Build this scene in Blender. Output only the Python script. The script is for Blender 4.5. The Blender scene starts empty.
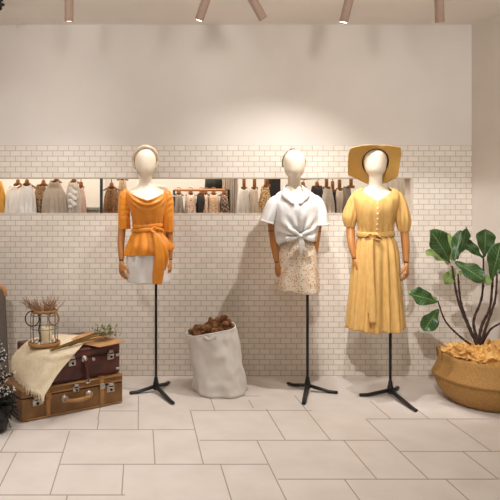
import bpy, bmesh, math, random
from mathutils import Vector, Matrix, noise
random.seed(11)
PI = math.pi
scn = bpy.context.scene
col = scn.collection
F, CX, CY, H, D = 640.0, 140.0, 202.0, 1.38, 5.07     # focal length in px, principal point, camera height, distance to the tiled wall

def P(px, py, d):
    return Vector(((px-CX)*d/F, d-D, H-(py-CY)*d/F))
def G(px, py):                       # point on the floor
    return P(px, py, F*H/(py-CY))
def Pz(px, py, z):                   # point at height z
    return P(px, py, F*(H-z)/(py-CY))

# ------------------------------------------------------------------ materials
def lin(c):
    return tuple(((v/255)/12.92 if v/255 <= .04045 else ((v/255+.055)/1.055)**2.4) for v in c)
def c4(c): return (*lin(c), 1)
def newmat(name):
    m = bpy.data.materials.new(name); m.use_nodes = True
    nt = m.node_tree; b = nt.nodes['Principled BSDF']
    return m, nt, b
def mat(name, c, c2=None, rough=.6, nscale=8, bump=0, bscale=60, metal=0, sheen=0, spec=.5, stretch=None, trans=0, coat=0):
    m, nt, b = newmat(name); N = nt.nodes; K = nt.links
    b.inputs['Base Color'].default_value = c4(c)
    b.inputs['Roughness'].default_value = rough; b.inputs['Metallic'].default_value = metal
    b.inputs['Specular IOR Level'].default_value = spec
    b.inputs['Sheen Weight'].default_value = sheen
    b.inputs['Coat Weight'].default_value = coat
    tc = N.new('ShaderNodeTexCoord'); mp = N.new('ShaderNodeMapping')
    if stretch: mp.inputs['Scale'].default_value = stretch
    K.new(tc.outputs['Object'], mp.inputs['Vector'])
    if c2:
        n = N.new('ShaderNodeTexNoise'); n.inputs['Scale'].default_value = nscale; n.inputs['Detail'].default_value = 5
        K.new(mp.outputs[0], n.inputs['Vector'])
        r = N.new('ShaderNodeValToRGB'); r.color_ramp.elements[0].position = .35; r.color_ramp.elements[1].position = .65
        r.color_ramp.elements[0].color = c4(c); r.color_ramp.elements[1].color = c4(c2)
        K.new(n.outputs['Fac'], r.inputs['Fac']); K.new(r.outputs['Color'], b.inputs['Base Color'])
    if bump:
        n = N.new('ShaderNodeTexNoise'); n.inputs['Scale'].default_value = bscale; n.inputs['Detail'].default_value = 4
        K.new(mp.outputs[0], n.inputs['Vector'])
        bp = N.new('ShaderNodeBump'); bp.inputs['Strength'].default_value = bump; bp.inputs['Distance'].default_value = .01
        K.new(n.outputs['Fac'], bp.inputs['Height']); K.new(bp.outputs[0], b.inputs['Normal'])
    if trans:
        add_translucent(nt, b, trans)
    return m
def add_translucent(nt, b, f):
    N = nt.nodes; K = nt.links
    t = N.new('ShaderNodeBsdfTranslucent'); mx = N.new('ShaderNodeMixShader'); mx.inputs[0].default_value = f
    src = b.inputs['Base Color']
    if src.links: K.new(src.links[0].from_socket, t.inputs['Color'])
    else: t.inputs['Color'].default_value = src.default_value
    out = N['Material Output']
    K.new(b.outputs[0], mx.inputs[1]); K.new(t.outputs[0], mx.inputs[2]); K.new(mx.outputs[0], out.inputs['Surface'])
def spotted(name, base, s1, s2, scale, th=.28, rough=.8):
    """printed fabric: round motifs of two colours on a base"""
    m, nt, b = newmat(name); N = nt.nodes; K = nt.links
    b.inputs['Roughness'].default_value = rough
    tc = N.new('ShaderNodeTexCoord'); cur = None
    prev = c4(base)
    for i, (c, sc, t, off) in enumerate(((s1, scale, th, 0), (s2, scale*1.35, th*.8, 3.7))):
        mp = N.new('ShaderNodeMapping'); mp.inputs['Location'].default_value = (off, off, off)
        K.new(tc.outputs['Object'], mp.inputs['Vector'])
        v = N.new('ShaderNodeTexVoronoi'); v.inputs['Scale'].default_value = sc; v.inputs['Randomness'].default_value = .75
        K.new(mp.outputs[0], v.inputs['Vector'])
        r = N.new('ShaderNodeValToRGB'); r.color_ramp.elements[0].position = t; r.color_ramp.elements[1].position = t+.08
        r.color_ramp.elements[0].color = (1, 1, 1, 1); r.color_ramp.elements[1].color = (0, 0, 0, 1)
        K.new(v.outputs['Distance'], r.inputs['Fac'])
        mx = N.new('ShaderNodeMix'); mx.data_type = 'RGBA'
        K.new(r.outputs['Color'], mx.inputs[0])
        if cur: K.new(cur, mx.inputs[6])
        else: mx.inputs[6].default_value = prev
        mx.inputs[7].default_value = c4(c); cur = mx.outputs[2]
    K.new(cur, b.inputs['Base Color'])
    return m
def emis(name, c, s):
    m, nt, b = newmat(name)
    b.inputs['Emission Color'].default_value = c4(c); b.inputs['Emission Strength'].default_value = s
    b.inputs['Base Color'].default_value = c4(c)
    return m
def tile_mat():
    m, nt, b = newmat('glazed_mosaic'); N = nt.nodes; K = nt.links
    tc = N.new('ShaderNodeTexCoord'); sp = N.new('ShaderNodeSeparateXYZ'); cb = N.new('ShaderNodeCombineXYZ')
    K.new(tc.outputs['Object'], sp.inputs[0]); K.new(sp.outputs['X'], cb.inputs['X']); K.new(sp.outputs['Z'], cb.inputs['Y'])
    mp = N.new('ShaderNodeMapping'); mp.inputs['Location'].default_value = (.02, -(1.828 % .0424), 0)
    K.new(cb.outputs[0], mp.inputs['Vector'])
    br = N.new('ShaderNodeTexBrick'); br.inputs['Scale'].default_value = 1
    br.inputs['Brick Width'].default_value = .084; br.inputs['Row Height'].default_value = .0424
    br.inputs['Mortar Size'].default_value = .0028; br.inputs['Mortar Smooth'].default_value = .25; br.inputs['Bias'].default_value = -.1
    br.inputs['Color1'].default_value = c4((233, 222, 207)); br.inputs['Color2'].default_value = c4((224, 212, 196))
    br.inputs['Mortar'].default_value = c4((188, 173, 158))
    K.new(mp.outputs[0], br.inputs['Vector']); K.new(br.outputs['Color'], b.inputs['Base Color'])
    bp = N.new('ShaderNodeBump'); bp.invert = True; bp.inputs['Strength'].default_value = .35; bp.inputs['Distance'].default_value = .004
    K.new(br.outputs['Fac'], bp.inputs['Height']); K.new(bp.outputs[0], b.inputs['Normal'])
    b.inputs['Roughness'].default_value = .45; b.inputs['Specular IOR Level'].default_value = .3
    return m
def weave(name, c, c2, sc=90, rough=.75):
    m, nt, b = newmat(name); N = nt.nodes; K = nt.links
    b.inputs['Roughness'].default_value = rough
    tc = N.new('ShaderNodeTexCoord')
    w = N.new('ShaderNodeTexWave'); w.bands_direction = 'Z'; w.inputs['Scale'].default_value = sc; w.inputs['Distortion'].default_value = 2.5; w.inputs['Detail'].default_value = 3
    w.inputs['Detail Scale'].default_value = 4
    K.new(tc.outputs['Object'], w.inputs['Vector'])
    n = N.new('ShaderNodeTexNoise'); n.inputs['Scale'].default_value = sc*1.5; K.new(tc.outputs['Object'], n.inputs['Vector'])
    a = N.new('ShaderNodeMath'); a.operation = 'MULTIPLY'; K.new(w.outputs['Fac'], a.inputs[0]); K.new(n.outputs['Fac'], a.inputs[1])
    r = N.new('ShaderNodeValToRGB'); r.color_ramp.elements[0].color = c4(c2); r.color_ramp.elements[1].color = c4(c)
    r.color_ramp.elements[0].position = .1; r.color_ramp.elements[1].position = .45
    K.new(a.outputs[0], r.inputs['Fac']); K.new(r.outputs['Color'], b.inputs['Base Color'])
    bp = N.new('ShaderNodeBump'); bp.inputs['Strength'].default_value = .5; bp.inputs['Distance'].default_value = .006
    K.new(a.outputs[0], bp.inputs['Height']); K.new(bp.outputs[0], b.inputs['Normal'])
    return m

M = {}
M['tile'] = tile_mat()
M['plaster'] = mat('plaster', (228, 219, 208), (224, 215, 204), rough=.9, nscale=3, bump=.04, bscale=120)
M['ceil'] = mat('ceiling_paint', (244, 237, 229), (242, 235, 227), rough=.92, nscale=2)
M['rwall'] = mat('right_wall_paint', (226, 216, 204), (222, 212, 200), rough=.9, nscale=3)
M['white'] = mat('white_paint', (232, 228, 222), rough=.8)
M['floor'] = mat('stone_tile', (222, 211, 200), (214, 202, 190), rough=.5, nscale=5, spec=.35, bump=.03, bscale=30)
M['grout'] = mat('grout', (168, 152, 138), rough=.9)
M['skin'] = mat('mannequin_ivory', (228, 211, 187), rough=.42)
M['wood'] = mat('arm_wood', (205, 142, 80), (184, 120, 62), rough=.4, nscale=14, stretch=(1, 1, .15))
M['darkwood'] = mat('arm_dark_joint', (120, 76, 40), rough=.5)
M['black'] = mat('black_metal', (26, 25, 25), rough=.45, spec=.4)
M['satin'] = mat('orange_satin', (226, 140, 26), (218, 130, 20), rough=.42, nscale=20, sheen=.15)
M['whitecloth'] = mat('white_cotton', (240, 236, 230), rough=.85, bump=.12, bscale=45)
M['paleskirt'] = mat('pale_skirt_cotton', (232, 226, 220), (226, 219, 212), rough=.8, bump=.15, bscale=40)
M['shirt'] = mat('white_shirt_cotton', (244, 240, 234), rough=.8, bump=.1, bscale=50, trans=.1)
M['floral'] = spotted('floral_print_beige', (232, 214, 188), (208, 146, 66), (246, 240, 230), 62, .3)
M['mustard'] = mat('mustard_linen', (214, 170, 100), (205, 159, 88), rough=.85, nscale=60, bump=.15, bscale=150, stretch=(1, 1, .3))
M['button'] = mat('button_shell', (240, 224, 190), rough=.35)
M['straw'] = weave('straw_hat', (228, 182, 100), (205, 155, 76), 130)
M['hatband'] = mat('hat_inner_band', (34, 26, 20), rough=.9)
M['hband'] = mat('beige_headband', (206, 186, 160), (190, 166, 138), rough=.8, nscale=30, bump=.2)
M['hband2'] = mat('brown_headband', (128, 96, 66), (104, 78, 56), rough=.7, nscale=50)
M['leather_dark'] = mat('oxblood_leather', (96, 47, 36), (66, 31, 25), rough=.42, nscale=9, bump=.25, bscale=70)
M['leather_tan'] = mat('tan_leather', (136, 95, 48), (108, 72, 34), rough=.45, nscale=9, bump=.25, bscale=70)
M['leather_light'] = mat('light_tan_strap', (178, 130, 72), (158, 110, 58), rough=.5, nscale=20, bump=.2)
M['steel'] = mat('worn_nickel', (205, 200, 190), (160, 152, 140), rough=.35, nscale=40, metal=.75)
M['seam'] = mat('dark_seam', (40, 24, 18), rough=.8)
M['throw'] = mat('cream_throw', (232, 214, 182), (222, 202, 168), rough=.95, nscale=40, bump=.3, bscale=140)
M['wire'] = mat('lantern_wire', (104, 88, 70), (140, 126, 104), rough=.5, nscale=60, metal=.4)
M['traywood'] = mat('tray_wood', (186, 134, 74), (158, 108, 56), rough=.6, nscale=12, bump=.2)
M['rope'] = mat('rim_rope', (176, 130, 80), (140, 98, 56), rough=.9, nscale=60, bump=.4)
M['candle'] = mat('candle_wax', (236, 218, 176), rough=.5)
M['twig'] = mat('dried_twig', (178, 138, 100), (140, 104, 74), rough=.9, nscale=60)
M['twig_dark'] = mat('dark_branch', (62, 42, 32), rough=.9)
M['pebble'] = mat('shell_white', (236, 228, 214), rough=.6)
M['kraft'] = mat('kraft_paper', (198, 148, 96), (184, 134, 84), rough=.85, nscale=15, bump=.2)
M['drystem'] = mat('dried_stem', (138, 106, 56), (112, 86, 46), rough=.9, nscale=60)
M['dryleaf'] = mat('dried_sage', (128, 126, 84), (150, 144, 108), rough=.9, nscale=60)
M['dryflower'] = mat('dried_flower', (190, 184, 150), (140, 138, 100), rough=.9, nscale=60)
M['canvas'] = mat('white_canvas', (230, 224, 214), (222, 214, 203), rough=.92, nscale=6, bump=.35, bscale=14)
M['cone'] = mat('pine_cone', (176, 126, 82), (136, 92, 56), rough=.8, nscale=40)
M['basket'] = weave('seagrass_basket', (186, 140, 74), (138, 96, 44), 60)
M['bark'] = mat('fig_bark', (78, 54, 42), (54, 38, 31), rough=.9, nscale=40, bump=.5, bscale=90)
M['paper'] = mat('crumpled_paper', (226, 178, 104), (210, 158, 84), rough=.75, nscale=12)
M['needles'] = mat('dark_needles', (34, 36, 26), (22, 24, 18), rough=.8, nscale=30)
M['frost'] = mat('frost_white', (228, 222, 212), (206, 198, 186), rough=.8, nscale=50)
M['pot'] = mat('dark_pot', (34, 28, 24), rough=.6)
M['greyboard'] = mat('grey_board', (112, 100, 90), (104, 92, 83), rough=.85, nscale=4)
M['tanrail'] = mat('tan_rail', (190, 138, 84), (168, 118, 68), rough=.5, nscale=10)
M['housing'] = mat('spot_housing', (178, 150, 132), rough=.55)
M['lens'] = emis('spot_lens', (255, 240, 214), 14)
M['hanger'] = mat('hanger_wood', (168, 112, 62), (142, 90, 48), rough=.5, nscale=20)
M['hook'] = mat('hook_metal', (150, 140, 128), rough=.35, metal=.8)
M['copper'] = mat('copper_rail', (206, 138, 84), rough=.4, metal=.3)
M['mullion_d'] = mat('dark_mullion', (26, 19, 16), rough=.5)
M['mullion_g'] = mat('grey_mullion', (150, 138, 124), rough=.5)
M['slotlining'] = mat('slot_lining', (206, 192, 176), rough=.7)

# ------------------------------------------------------------------ mesh helpers
def obj(name, bm, m, parent=None, smooth=True, solid=0, sub=0, T=None, fixn=True):
    if T is not None: bmesh.ops.transform(bm, matrix=T, verts=bm.verts)
    if fixn: bmesh.ops.recalc_face_normals(bm, faces=bm.faces)
    me = bpy.data.meshes.new(name); bm.to_mesh(me); bm.free()
    for q in (m if isinstance(m, (list, tuple)) else [m]): me.materials.append(q)
    if smooth: me.polygons.foreach_set('use_smooth', [True]*len(me.polygons))
    o = bpy.data.objects.new(name, me); col.objects.link(o)
    if parent: o.parent = parent
    if solid:
        s = o.modifiers.new('thickness', 'SOLIDIFY'); s.thickness = solid; s.offset = 0
    if sub:
        s = o.modifiers.new('smooth', 'SUBSURF'); s.levels = sub; s.render_levels = sub
    return o
def tag(o, label, cat, group=None, kind=None):
    o['label'] = label; o['category'] = cat
    if group: o['group'] = group
    if kind: o['kind'] = kind
    return o
def thing(name, loc, label, cat, group=None, rz=0):
    o = bpy.data.objects.new(name, None); col.objects.link(o)
    o.location = loc; o.rotation_euler = (0, 0, rz); o.empty_display_size = .1
    return tag(o, label, cat, group)
def dup_tree(o, loc=None, rot=None, scale=None, label=None):
    r = o.copy(); col.objects.link(r)
    if loc is not None: r.location = loc
    if rot is not None: r.rotation_euler = rot
    if scale is not None: r.scale = scale
    if label: r['label'] = label
    for ch in list(o.children):
        c = ch.copy(); col.objects.link(c); c.parent = r
        for g in list(ch.children):
            d = g.copy(); col.objects.link(d); d.parent = c
    return r
def struct(o): o['kind'] = 'structure'; return o
def box(bm, lo, hi, bev=0, seg=2, mi=0):
    vs = [bm.verts.new((x, y, z)) for x in (lo[0], hi[0]) for y in (lo[1], hi[1]) for z in (lo[2], hi[2])]
    fs = [bm.faces.new([vs[i] for i in f]) for f in ((0, 1, 3, 2), (4, 6, 7, 5), (0, 4, 5, 1), (2, 3, 7, 6), (0, 2, 6, 4), (1, 5, 7, 3))]
    for f in fs: f.material_index = mi
    if bev:
        es = list({e for f in fs for e in f.edges})
        bmesh.ops.bevel(bm, geom=es, offset=bev, segments=seg, affect='EDGES', profile=.5)
def loft(bm, rings, cap0=True, cap1=True, close=True):
    R = [[bm.verts.new(p) for p in r] for r in rings]
    n = len(R[0])
    for a, b in zip(R, R[1:]):
        for i in range(n if close else n-1):
            j = (i+1) % n
            try: bm.faces.new((a[i], a[j], b[j], b[i]))
            except ValueError: pass
    if cap0 and close: bm.faces.new(R[0][::-1])
    if cap1 and close: bm.faces.new(R[-1])
    return R
def frame(t, hint=Vector((0, 1, 0))):
    t = t.normalized()
    if abs(t.dot(hint)) > .95: hint = Vector((1, 0, 0))
    a = t.cross(hint).normalized(); b = a.cross(t).normalized()
    return a, b
def catmull(pts, n):
    """n samples per span through the points (vectors or tuples of floats)"""
    pts = [Vector(p) for p in pts]; out = []
    for i in range(len(pts)-1):
        p0 = pts[max(i-1, 0)]; p1 = pts[i]; p2 = pts[i+1]; p3 = pts[min(i+2, len(pts)-1)]
        for k in range(n):
            t = k/n
            out.append(.5*((2*p1)+(-p0+p2)*t+(2*p0-5*p1+4*p2-p3)*t*t+(-p0+3*p1-3*p2+p3)*t**3))
    out.append(pts[-1]); return out
def tube(bm, pts, rad, n=10, cap=True, flat=None, hint=Vector((0, 1, 0)), disp=None):
    """round tube; flat = (a scale, b scale) for an elliptic section"""
    pts = [Vector(p) for p in pts]; m = len(pts); rings = []
    fa, fb = flat or (1, 1)
    for i, p in enumerate(pts):
        t = pts[min(i+1, m-1)]-pts[max(i-1, 0)]
        a, b = frame(t, hint); r = rad[i] if isinstance(rad, (list, tuple)) else rad
        ring = []
        for k in range(n):
            th = 2*PI*k/n; rr = r*(1+(disp(th, i/(m-1)) if disp else 0))
            ring.append(p+a*math.cos(th)*rr*fa+b*math.sin(th)*rr*fb)
        rings.append(ring)
    return loft(bm, rings, cap, cap)
def stube(bm, pts, rad, k=5, **kw):
    """smooth tube: points and radii splined"""
    q = catmull([(*p, 0)[:3] for p in pts], k)
    rr = [v[0] for v in catmull([(r, 0, 0) for r in rad], k)]
    return tube(bm, q, rr, **kw)
def lathe(bm, prof, n=32, c=Vector((0, 0, 0)), cap0=True, cap1=True, disp=None):
    rings = []
    for i, (r, z) in enumerate(prof):
        ring = []
        for k in range(n):
            th = 2*PI*k/n; rr = r+(disp(th, z) if disp else 0)
            ring.append((c[0]+rr*math.cos(th), c[1]+rr*math.sin(th), c[2]+z))
        rings.append(ring)
    return loft(bm, rings, cap0, cap1)
def ball(bm, c, r, sc=(1, 1, 1), sub=2):
    T = Matrix.Translation(c) @ Matrix.Diagonal((r*sc[0], r*sc[1], r*sc[2], 1))
    bmesh.ops.create_icosphere(bm, subdivisions=sub, radius=1, matrix=T)
def ribbon(bm, pts, wid, nrm_hint=Vector((0, -1, 0)), thick=.003, k=6):
    """flat band along a path; wid = list of half widths, sideways = tangent x hint"""
    q = catmull(pts, k); w = [v[0] for v in catmull([(x, 0, 0) for x in wid], k)]
    rings = []
    for i, p in enumerate(q):
        t = (q[min(i+1, len(q)-1)]-q[max(i-1, 0)]).normalized()
        s = t.cross(nrm_hint)
        s = s.normalized() if s.length > 1e-4 else Vector((1, 0, 0))
        nn = s.cross(t).normalized()
        rings.append([p+s*w[i]+nn*thick, p+s*w[i]*.4+nn*(thick*1.6), p-s*w[i]*.4+nn*(thick*1.2), p-s*w[i]+nn*thick, p-s*w[i]-nn*thick, p+s*w[i]-nn*thick])
    loft(bm, rings)
def prof_fn(rows):
    """rows of (z, cx, cy, hw, hd), any order -> smooth function of z"""
    rows = sorted(rows)
    def f(z):
        if z <= rows[0][0]: return rows[0][1:]
        if z >= rows[-1][0]: return rows[-1][1:]
        for i in range(len(rows)-1):
            if z <= rows[i+1][0]:
                z0, z1 = rows[i][0], rows[i+1][0]; t = (z-z0)/(z1-z0); out = []
                for c in range(1, 5):
                    a, b = rows[i][c], rows[i+1][c]
                    m0 = (b-rows[i-1][c])/(z1-rows[i-1][0]) if i > 0 else (b-a)/(z1-z0)
                    m1 = (rows[i+2][c]-a)/(rows[i+2][0]-z0) if i+2 < len(rows) else (b-a)/(z1-z0)
                    h = z1-z0
                    out.append(a*(2*t**3-3*t*t+1)+m0*h*(t**3-2*t*t+t)+b*(-2*t**3+3*t*t)+m1*h*(t**3-t*t))
                return out
    return f
def shell(bm, prof, zb, zt, nth=96, nz=40, disp=None, infl=0, arc=None):
    """cloth around a profile, between two height curves of the angle (front is -y, angle -90 deg)"""
    rings = []
    for j in range(nz+1):
        t = j/nz; ring = []
        for i in range(nth):
            th = 2*PI*i/nth; c, s = math.cos(th), math.sin(th)
            z0 = zb(c, s) if callable(zb) else zb; z1 = zt(c, s) if callable(zt) else zt
            z = z0+(z1-z0)*t
            cx, cy, hw, hd = prof(z)
            o = infl+(disp(th, c, s, z, t, hw) if disp else 0)
            ring.append((cx+(hw+o)*c, cy+(hd+o)*s, z))
        rings.append(ring)
    loft(bm, rings, False, False)
def sst(a, b, x):
    t = min(1, max(0, (x-a)/(b-a))); return t*t*(3-2*t)
def nz(x, y, z=0, s=1): return noise.noise(Vector((x*s, y*s, z*s)))

# ------------------------------------------------------------------ camera, world
cam = bpy.data.cameras.new('camera'); co = bpy.data.objects.new('camera', cam); col.objects.link(co)
co.location = (0, -D, H); co.rotation_euler = (PI/2, 0, 0)
cam.sensor_width = 36; cam.lens = F/500*36; cam.shift_x = (250-CX)/500; cam.shift_y = -(250-CY)/500
cam.clip_start = .05
scn.camera = co
w = bpy.data.worlds.new('world'); scn.world = w; w.use_nodes = True
w.node_tree.nodes['Background'].inputs[0].default_value = (1, 1, 1, 1)
w.node_tree.nodes['Background'].inputs[1].default_value = .28
scn.view_settings.view_transform = 'Standard'; scn.view_settings.look = 'None'
scn.view_settings.gamma = 1; scn.view_settings.exposure = .29

# ------------------------------------------------------------------ room shell
ZC = 2.787; XR = 332*D/F; XL = -2.6; YF = -6.2
KR = .262                                    # the right wall opens outward towards the viewer
TOPT = 1.828; S0, S1 = H-12*D/F, H+24.6*D/F  # tile top, slot bottom and top
SR = (413-CX)*D/F; SL = -1.75
# floor with the tile layout's grout lines laid flush
bm = bmesh.new()
box(bm, (XL-.1, YF, -.06), (XR+2.2, .16, 0))
segs = [(12.5,429.5,1.2,452.5),(68.7,431,51.2,494.5),(98.5,420,97.5,429.5),(101,400,98.5,420),(16,452.5,-2,491),(123,464.5,122.5,495),(67.5,495,65,505),
 (138,396,138.7,430),(152.5,430,155.5,464),(190,410.5,203.7,464),(220,464,234,507),(209,395,215,410.5),(266,409,285.8,440.3),(296,395.5,329,440.3),
 (257,440.3,290,508),(344,440.3,376.5,479.2),(344,479.2,365,507),(249,400,253,408),(367,419,427,479.2),(370,401,391,419),(448,419,489,451.5),(463.6,451.5,497.5,479.2),
 (447,479.2,475,507),(401,400,433,419)]
hsegs = [(-10,429.6,195),(-10,452.3,62.7),(60,464.3,204),(204,464.3,268),(-60,495,125),(200,440.3,388),(190,410.5,312),(278,479.2,560),(400,451.5,560),(367,419,520),(209,396,260),(100,411,139)]
for x0, y0, x1, y1 in segs:
    a, b = G(x0, y0), G(x1, y1); xm = (a.x+b.x)/2
    box(bm, (xm-.0032, min(a.y, b.y), -.001), (xm+.0032, max(a.y, b.y), .0006), mi=1)
for x0, y, x1 in hsegs:
    a, b = G(x0, y), G(x1, y)
    box(bm, (a.x, a.y-.0045, -.001), (b.x, a.y+.0045, .0006), mi=1)
# the same layout's module carried on outside the photographed area
for k in range(5):
    y = G(140, 495).y-.36-k*.53
    box(bm, (XL, y-.0045, -.001), (XR+2, y+.0045, .0006), mi=1)
    for q in range(14): 
        x = XL+.2+q*.53+(k % 2)*.26
        if y-.53 > YF: box(bm, (x-.003, y-.53, -.001), (x+.003, y, .0006), mi=1)
struct(obj('floor', bm, [M['floor'], M['grout']], smooth=False))
bm = bmesh.new(); box(bm, (XL-.1, YF, ZC), (XR+2.2, .12, ZC+.08)); struct(obj('ceiling', bm, M['ceil'], smooth=False))
# tiled wall with the slot, plaster above it
bm = bmesh.new()
xr = XR+.005
box(bm, (XL, 0, 0), (xr, .12, S0)); box(bm, (XL, 0, S1), (xr, .12, TOPT))
box(bm, (XL, 0, S0), (SL, .12, S1)); box(bm, (SR, 0, S0), (xr, .12, S1))
struct(obj('wall_back', bm, M['tile'], smooth=False))
bm = bmesh.new(); box(bm, (XL, .004, TOPT), (xr, .12, ZC)); struct(obj('wall_back_upper', bm, M['plaster'], smooth=False))
bm = bmesh.new()
vs = [(XR, .12), (XR, 0), (XR+KR*-YF, YF), (XR+KR*-YF+.1, YF), (XR+.12, .12)]
lo = [bm.verts.new((x, y, 0)) for x, y in vs]; hi = [bm.verts.new((x, y, ZC)) for x, y in vs]
bm.faces.new(lo); bm.faces.new(hi)
for i in range(5): bm.faces.new((lo[i], lo[(i+1) % 5], hi[(i+1) % 5], hi[i]))
struct(obj('wall_right', bm, M['rwall'], smooth=False))
bm = bmesh.new(); box(bm, (XL-.1, YF, 0), (XL, .12, ZC)); struct(obj('wall_left', bm, M['plaster'], smooth=False))
# lining of the slot
bm = bmesh.new()
box(bm, (SL, -.002, S1-.008), (SR, .125, S1)); box(bm, (SL, -.002, S0), (SR, .125, S0+.006)); box(bm, (SR-.02, -.002, S0+.006), (SR, .125, S1-.008))
struct(obj('trim_1', bm, M['slotlining'], smooth=False))
for k, (a, b, m) in enumerate(((99.8, 102.6, 'mullion_d'), (235.3, 236.9, 'mullion_g'))):
    bm = bmesh.new(); x0, x1 = (a-CX)*D/F, (b-CX)*D/F
    box(bm, (x0, .005, S0+.006), (x1, .04, S1-.008)); struct(obj('trim_%d' % (k+2), bm, M[m], smooth=False))
# fitting room behind the slot
YB = 1.45
bm = bmesh.new(); box(bm, (-2.1, YB, 0), (2.62, YB+.08, 2.4)); struct(obj('wall_rear', bm, M['white'], smooth=False))
bm = bmesh.new(); box(bm, (-2.2, .12, 0), (-2.1, YB+.08, 2.4)); struct(obj('wall_rear_left', bm, M['white'], smooth=False))
bm = bmesh.new(); box(bm, (2.62, .12, 0), (2.7, YB+.08, 2.4)); struct(obj('wall_rear_right', bm, M['white'], smooth=False))
bm = bmesh.new(); box(bm, (-2.2, .12, 2.4), (2.7, YB+.08, 2.46)); struct(obj('ceiling_rear', bm, M['white'], smooth=False))
bm = bmesh.new(); box(bm, (-2.2, .16, -.06), (2.7, YB+.08, 0)); struct(obj('floor_rear', bm, M['floor'], smooth=False))

# ------------------------------------------------------------------ mannequins
class Man:
    def __init__(s, name, d, cpx, hub, yaw, label):
        s.d, s.c, s.s, s.yaw = d, cpx, F/d, yaw
        s.hub = P(hub, CY, d); s.hub.z = 0
        s.root = thing(name, s.hub, label, 'mannequin')
        s.T = Matrix.Translation(((cpx-hub)/s.s, 0, 0)) @ Matrix.Rotation(yaw, 4, 'Z')
    def z(s, py): return H-(py-CY)/s.s
    def u(s, px): return (px-s.c)/s.s
    def L(s, px, py, v=0): return Vector((s.u(px), v, s.z(py)))
    def rows(s, rows):     # (py, xl, xr, hd, yc)
        return prof_fn([(s.z(r[0]), s.u((r[1]+r[2])/2), r[4] if len(r) > 4 else 0, (r[2]-r[1])/2/s.s, r[3]) for r in rows])
    def add(s, name, bm, m, parent=None, **k):
        return obj(name, bm, m, parent or s.root, T=s.T.copy(), **k)

def body(mn, rows):
    f = mn.rows(rows); zs = sorted(mn.z(r[0]) for r in rows); n = 120
    bm = bmesh.new(); rings = []
    for j in range(n+1):
        z = zs[0]+(zs[-1]-zs[0])*(j/n if j < n*.9 else .9+.1*math.sin((j/n-.9)/.1*PI/2))
        cx, cy, hw, hd = f(z)
        rings.append([(cx+max(hw, .002)*math.cos(2*PI*i/40), cy+max(hd, .002)*math.sin(2*PI*i/40), z) for i in range(40)])
    loft(bm, rings)
    return mn.add('body', bm, M['skin'])
def hand_mesh(bm, wrist, down, side, nrm, sc=1.0, curl=.35):
    """wooden hand: palm, four unequal bent fingers, a thumb from the side of the palm"""
    d, s, n = down.normalized(), side.normalized(), nrm.normalized()
    rings = []
    for t, hw, hd in ((0, .017, .015), (.02, .022, .016), (.045, .031, .015), (.07, .036, .0135), (.088, .036, .011)):
        c = wrist+d*t*sc
        rings.append([c+s*hw*sc*math.cos(2*PI*k/16)+n*hd*sc*math.sin(2*PI*k/16) for k in range(16)])
    loft(bm, rings)
    for off, ln, a in ((.027, .068, .05), (.0095, .077, .02), (-.008, .072, -.02), (-.0255, .056, -.07)):
        p = wrist+d*.08*sc+s*off*sc; pts = [p-d*.012*sc, p]; ang = 0
        for fr in (.45, .32, .23):
            ang += curl
            p = p+(d*math.cos(ang)+n*math.sin(ang)+s*a).normalized()*ln*fr*sc; pts.append(p)
        tube(bm, pts, [.0085*sc, .0088*sc, .0082*sc, .0074*sc, .005*sc], n=10)
    p = wrist+d*.028*sc+s*.020*sc
    pts = [p-s*.008*sc, p+(d*.6+s*.6+n*.25)*.03*sc, p+(d*.8+s*.52+n*.35)*.058*sc, p+(d*.92+s*.42+n*.45)*.078*sc]
    tube(bm, pts, [.012*sc, .0105*sc, .009*sc, .0055*sc], n=10)
def arm(mn, pts, rad, hand_to, thumb, palm, hs=1.0, curl=.35):
    """articulated wooden arm: pts from shoulder to wrist in body frame"""
    bm = bmesh.new(); stube(bm, pts, rad, k=6, n=16)
    a = mn.add('arm', bm, M['wood'])
    bm = bmesh.new()
    e = pts[len(pts)//2]; t = (pts[len(pts)//2+1]-pts[len(pts)//2-1]).normalized()
    re = rad[len(pts)//2]
    tube(bm, [e-t*.004, e+t*.004], re*1.03, n=18)
    mn.add('elbow_joint', bm, M['darkwood'], parent=a); bm = bmesh.new()
    wv = pts[-1]; tw = (hand_to-wv).normalized()
    tube(bm, [wv-tw*.004, wv+tw*.006], rad[-1]*.9, n=14)
    mn.add('wrist_joint', bm, M['darkwood'], parent=a)
    bm = bmesh.new()
    hand_mesh(bm, wv+tw*.006, tw, thumb, palm, hs, curl)
    mn.add('hand', bm, M['wood'], parent=a)
    return a
def stand(mn, top_py, feet, hub_h=.05):
    """pole, hub and three splayed feet (floor pixels of the foot tips)"""
    bm = bmesh.new(); tube(bm, [(0, 0, hub_h), (0, 0, mn.z(top_py))], .0098, n=16)
    obj('pole', bm, M['black'], mn.root)
    bm = bmesh.new(); lathe(bm, [(.017, hub_h-.032), (.021, hub_h-.02), (.021, hub_h+.012), (.016, hub_h+.03), (.013, hub_h+.055), (.0105, hub_h+.06)], 20)
    obj('hub', bm, M['black'], mn.root)
    for fx, fy in feet:
        e = G(fx, fy)-mn.hub; e.z = .012
        st = Vector((0, 0, hub_h-.008)); dr = (e-st); dr.z = 0; dr.normalize()
        bm = bmesh.new()
        tube(bm, [st+dr*.008, e-dr*.06, e-dr*.008, e], [.0155, .0135, .012, .0085], n=12, flat=(1.15, .85), hint=Vector((0, 0, 1)))
        obj('foot', bm, M['black'], mn.root)

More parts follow.
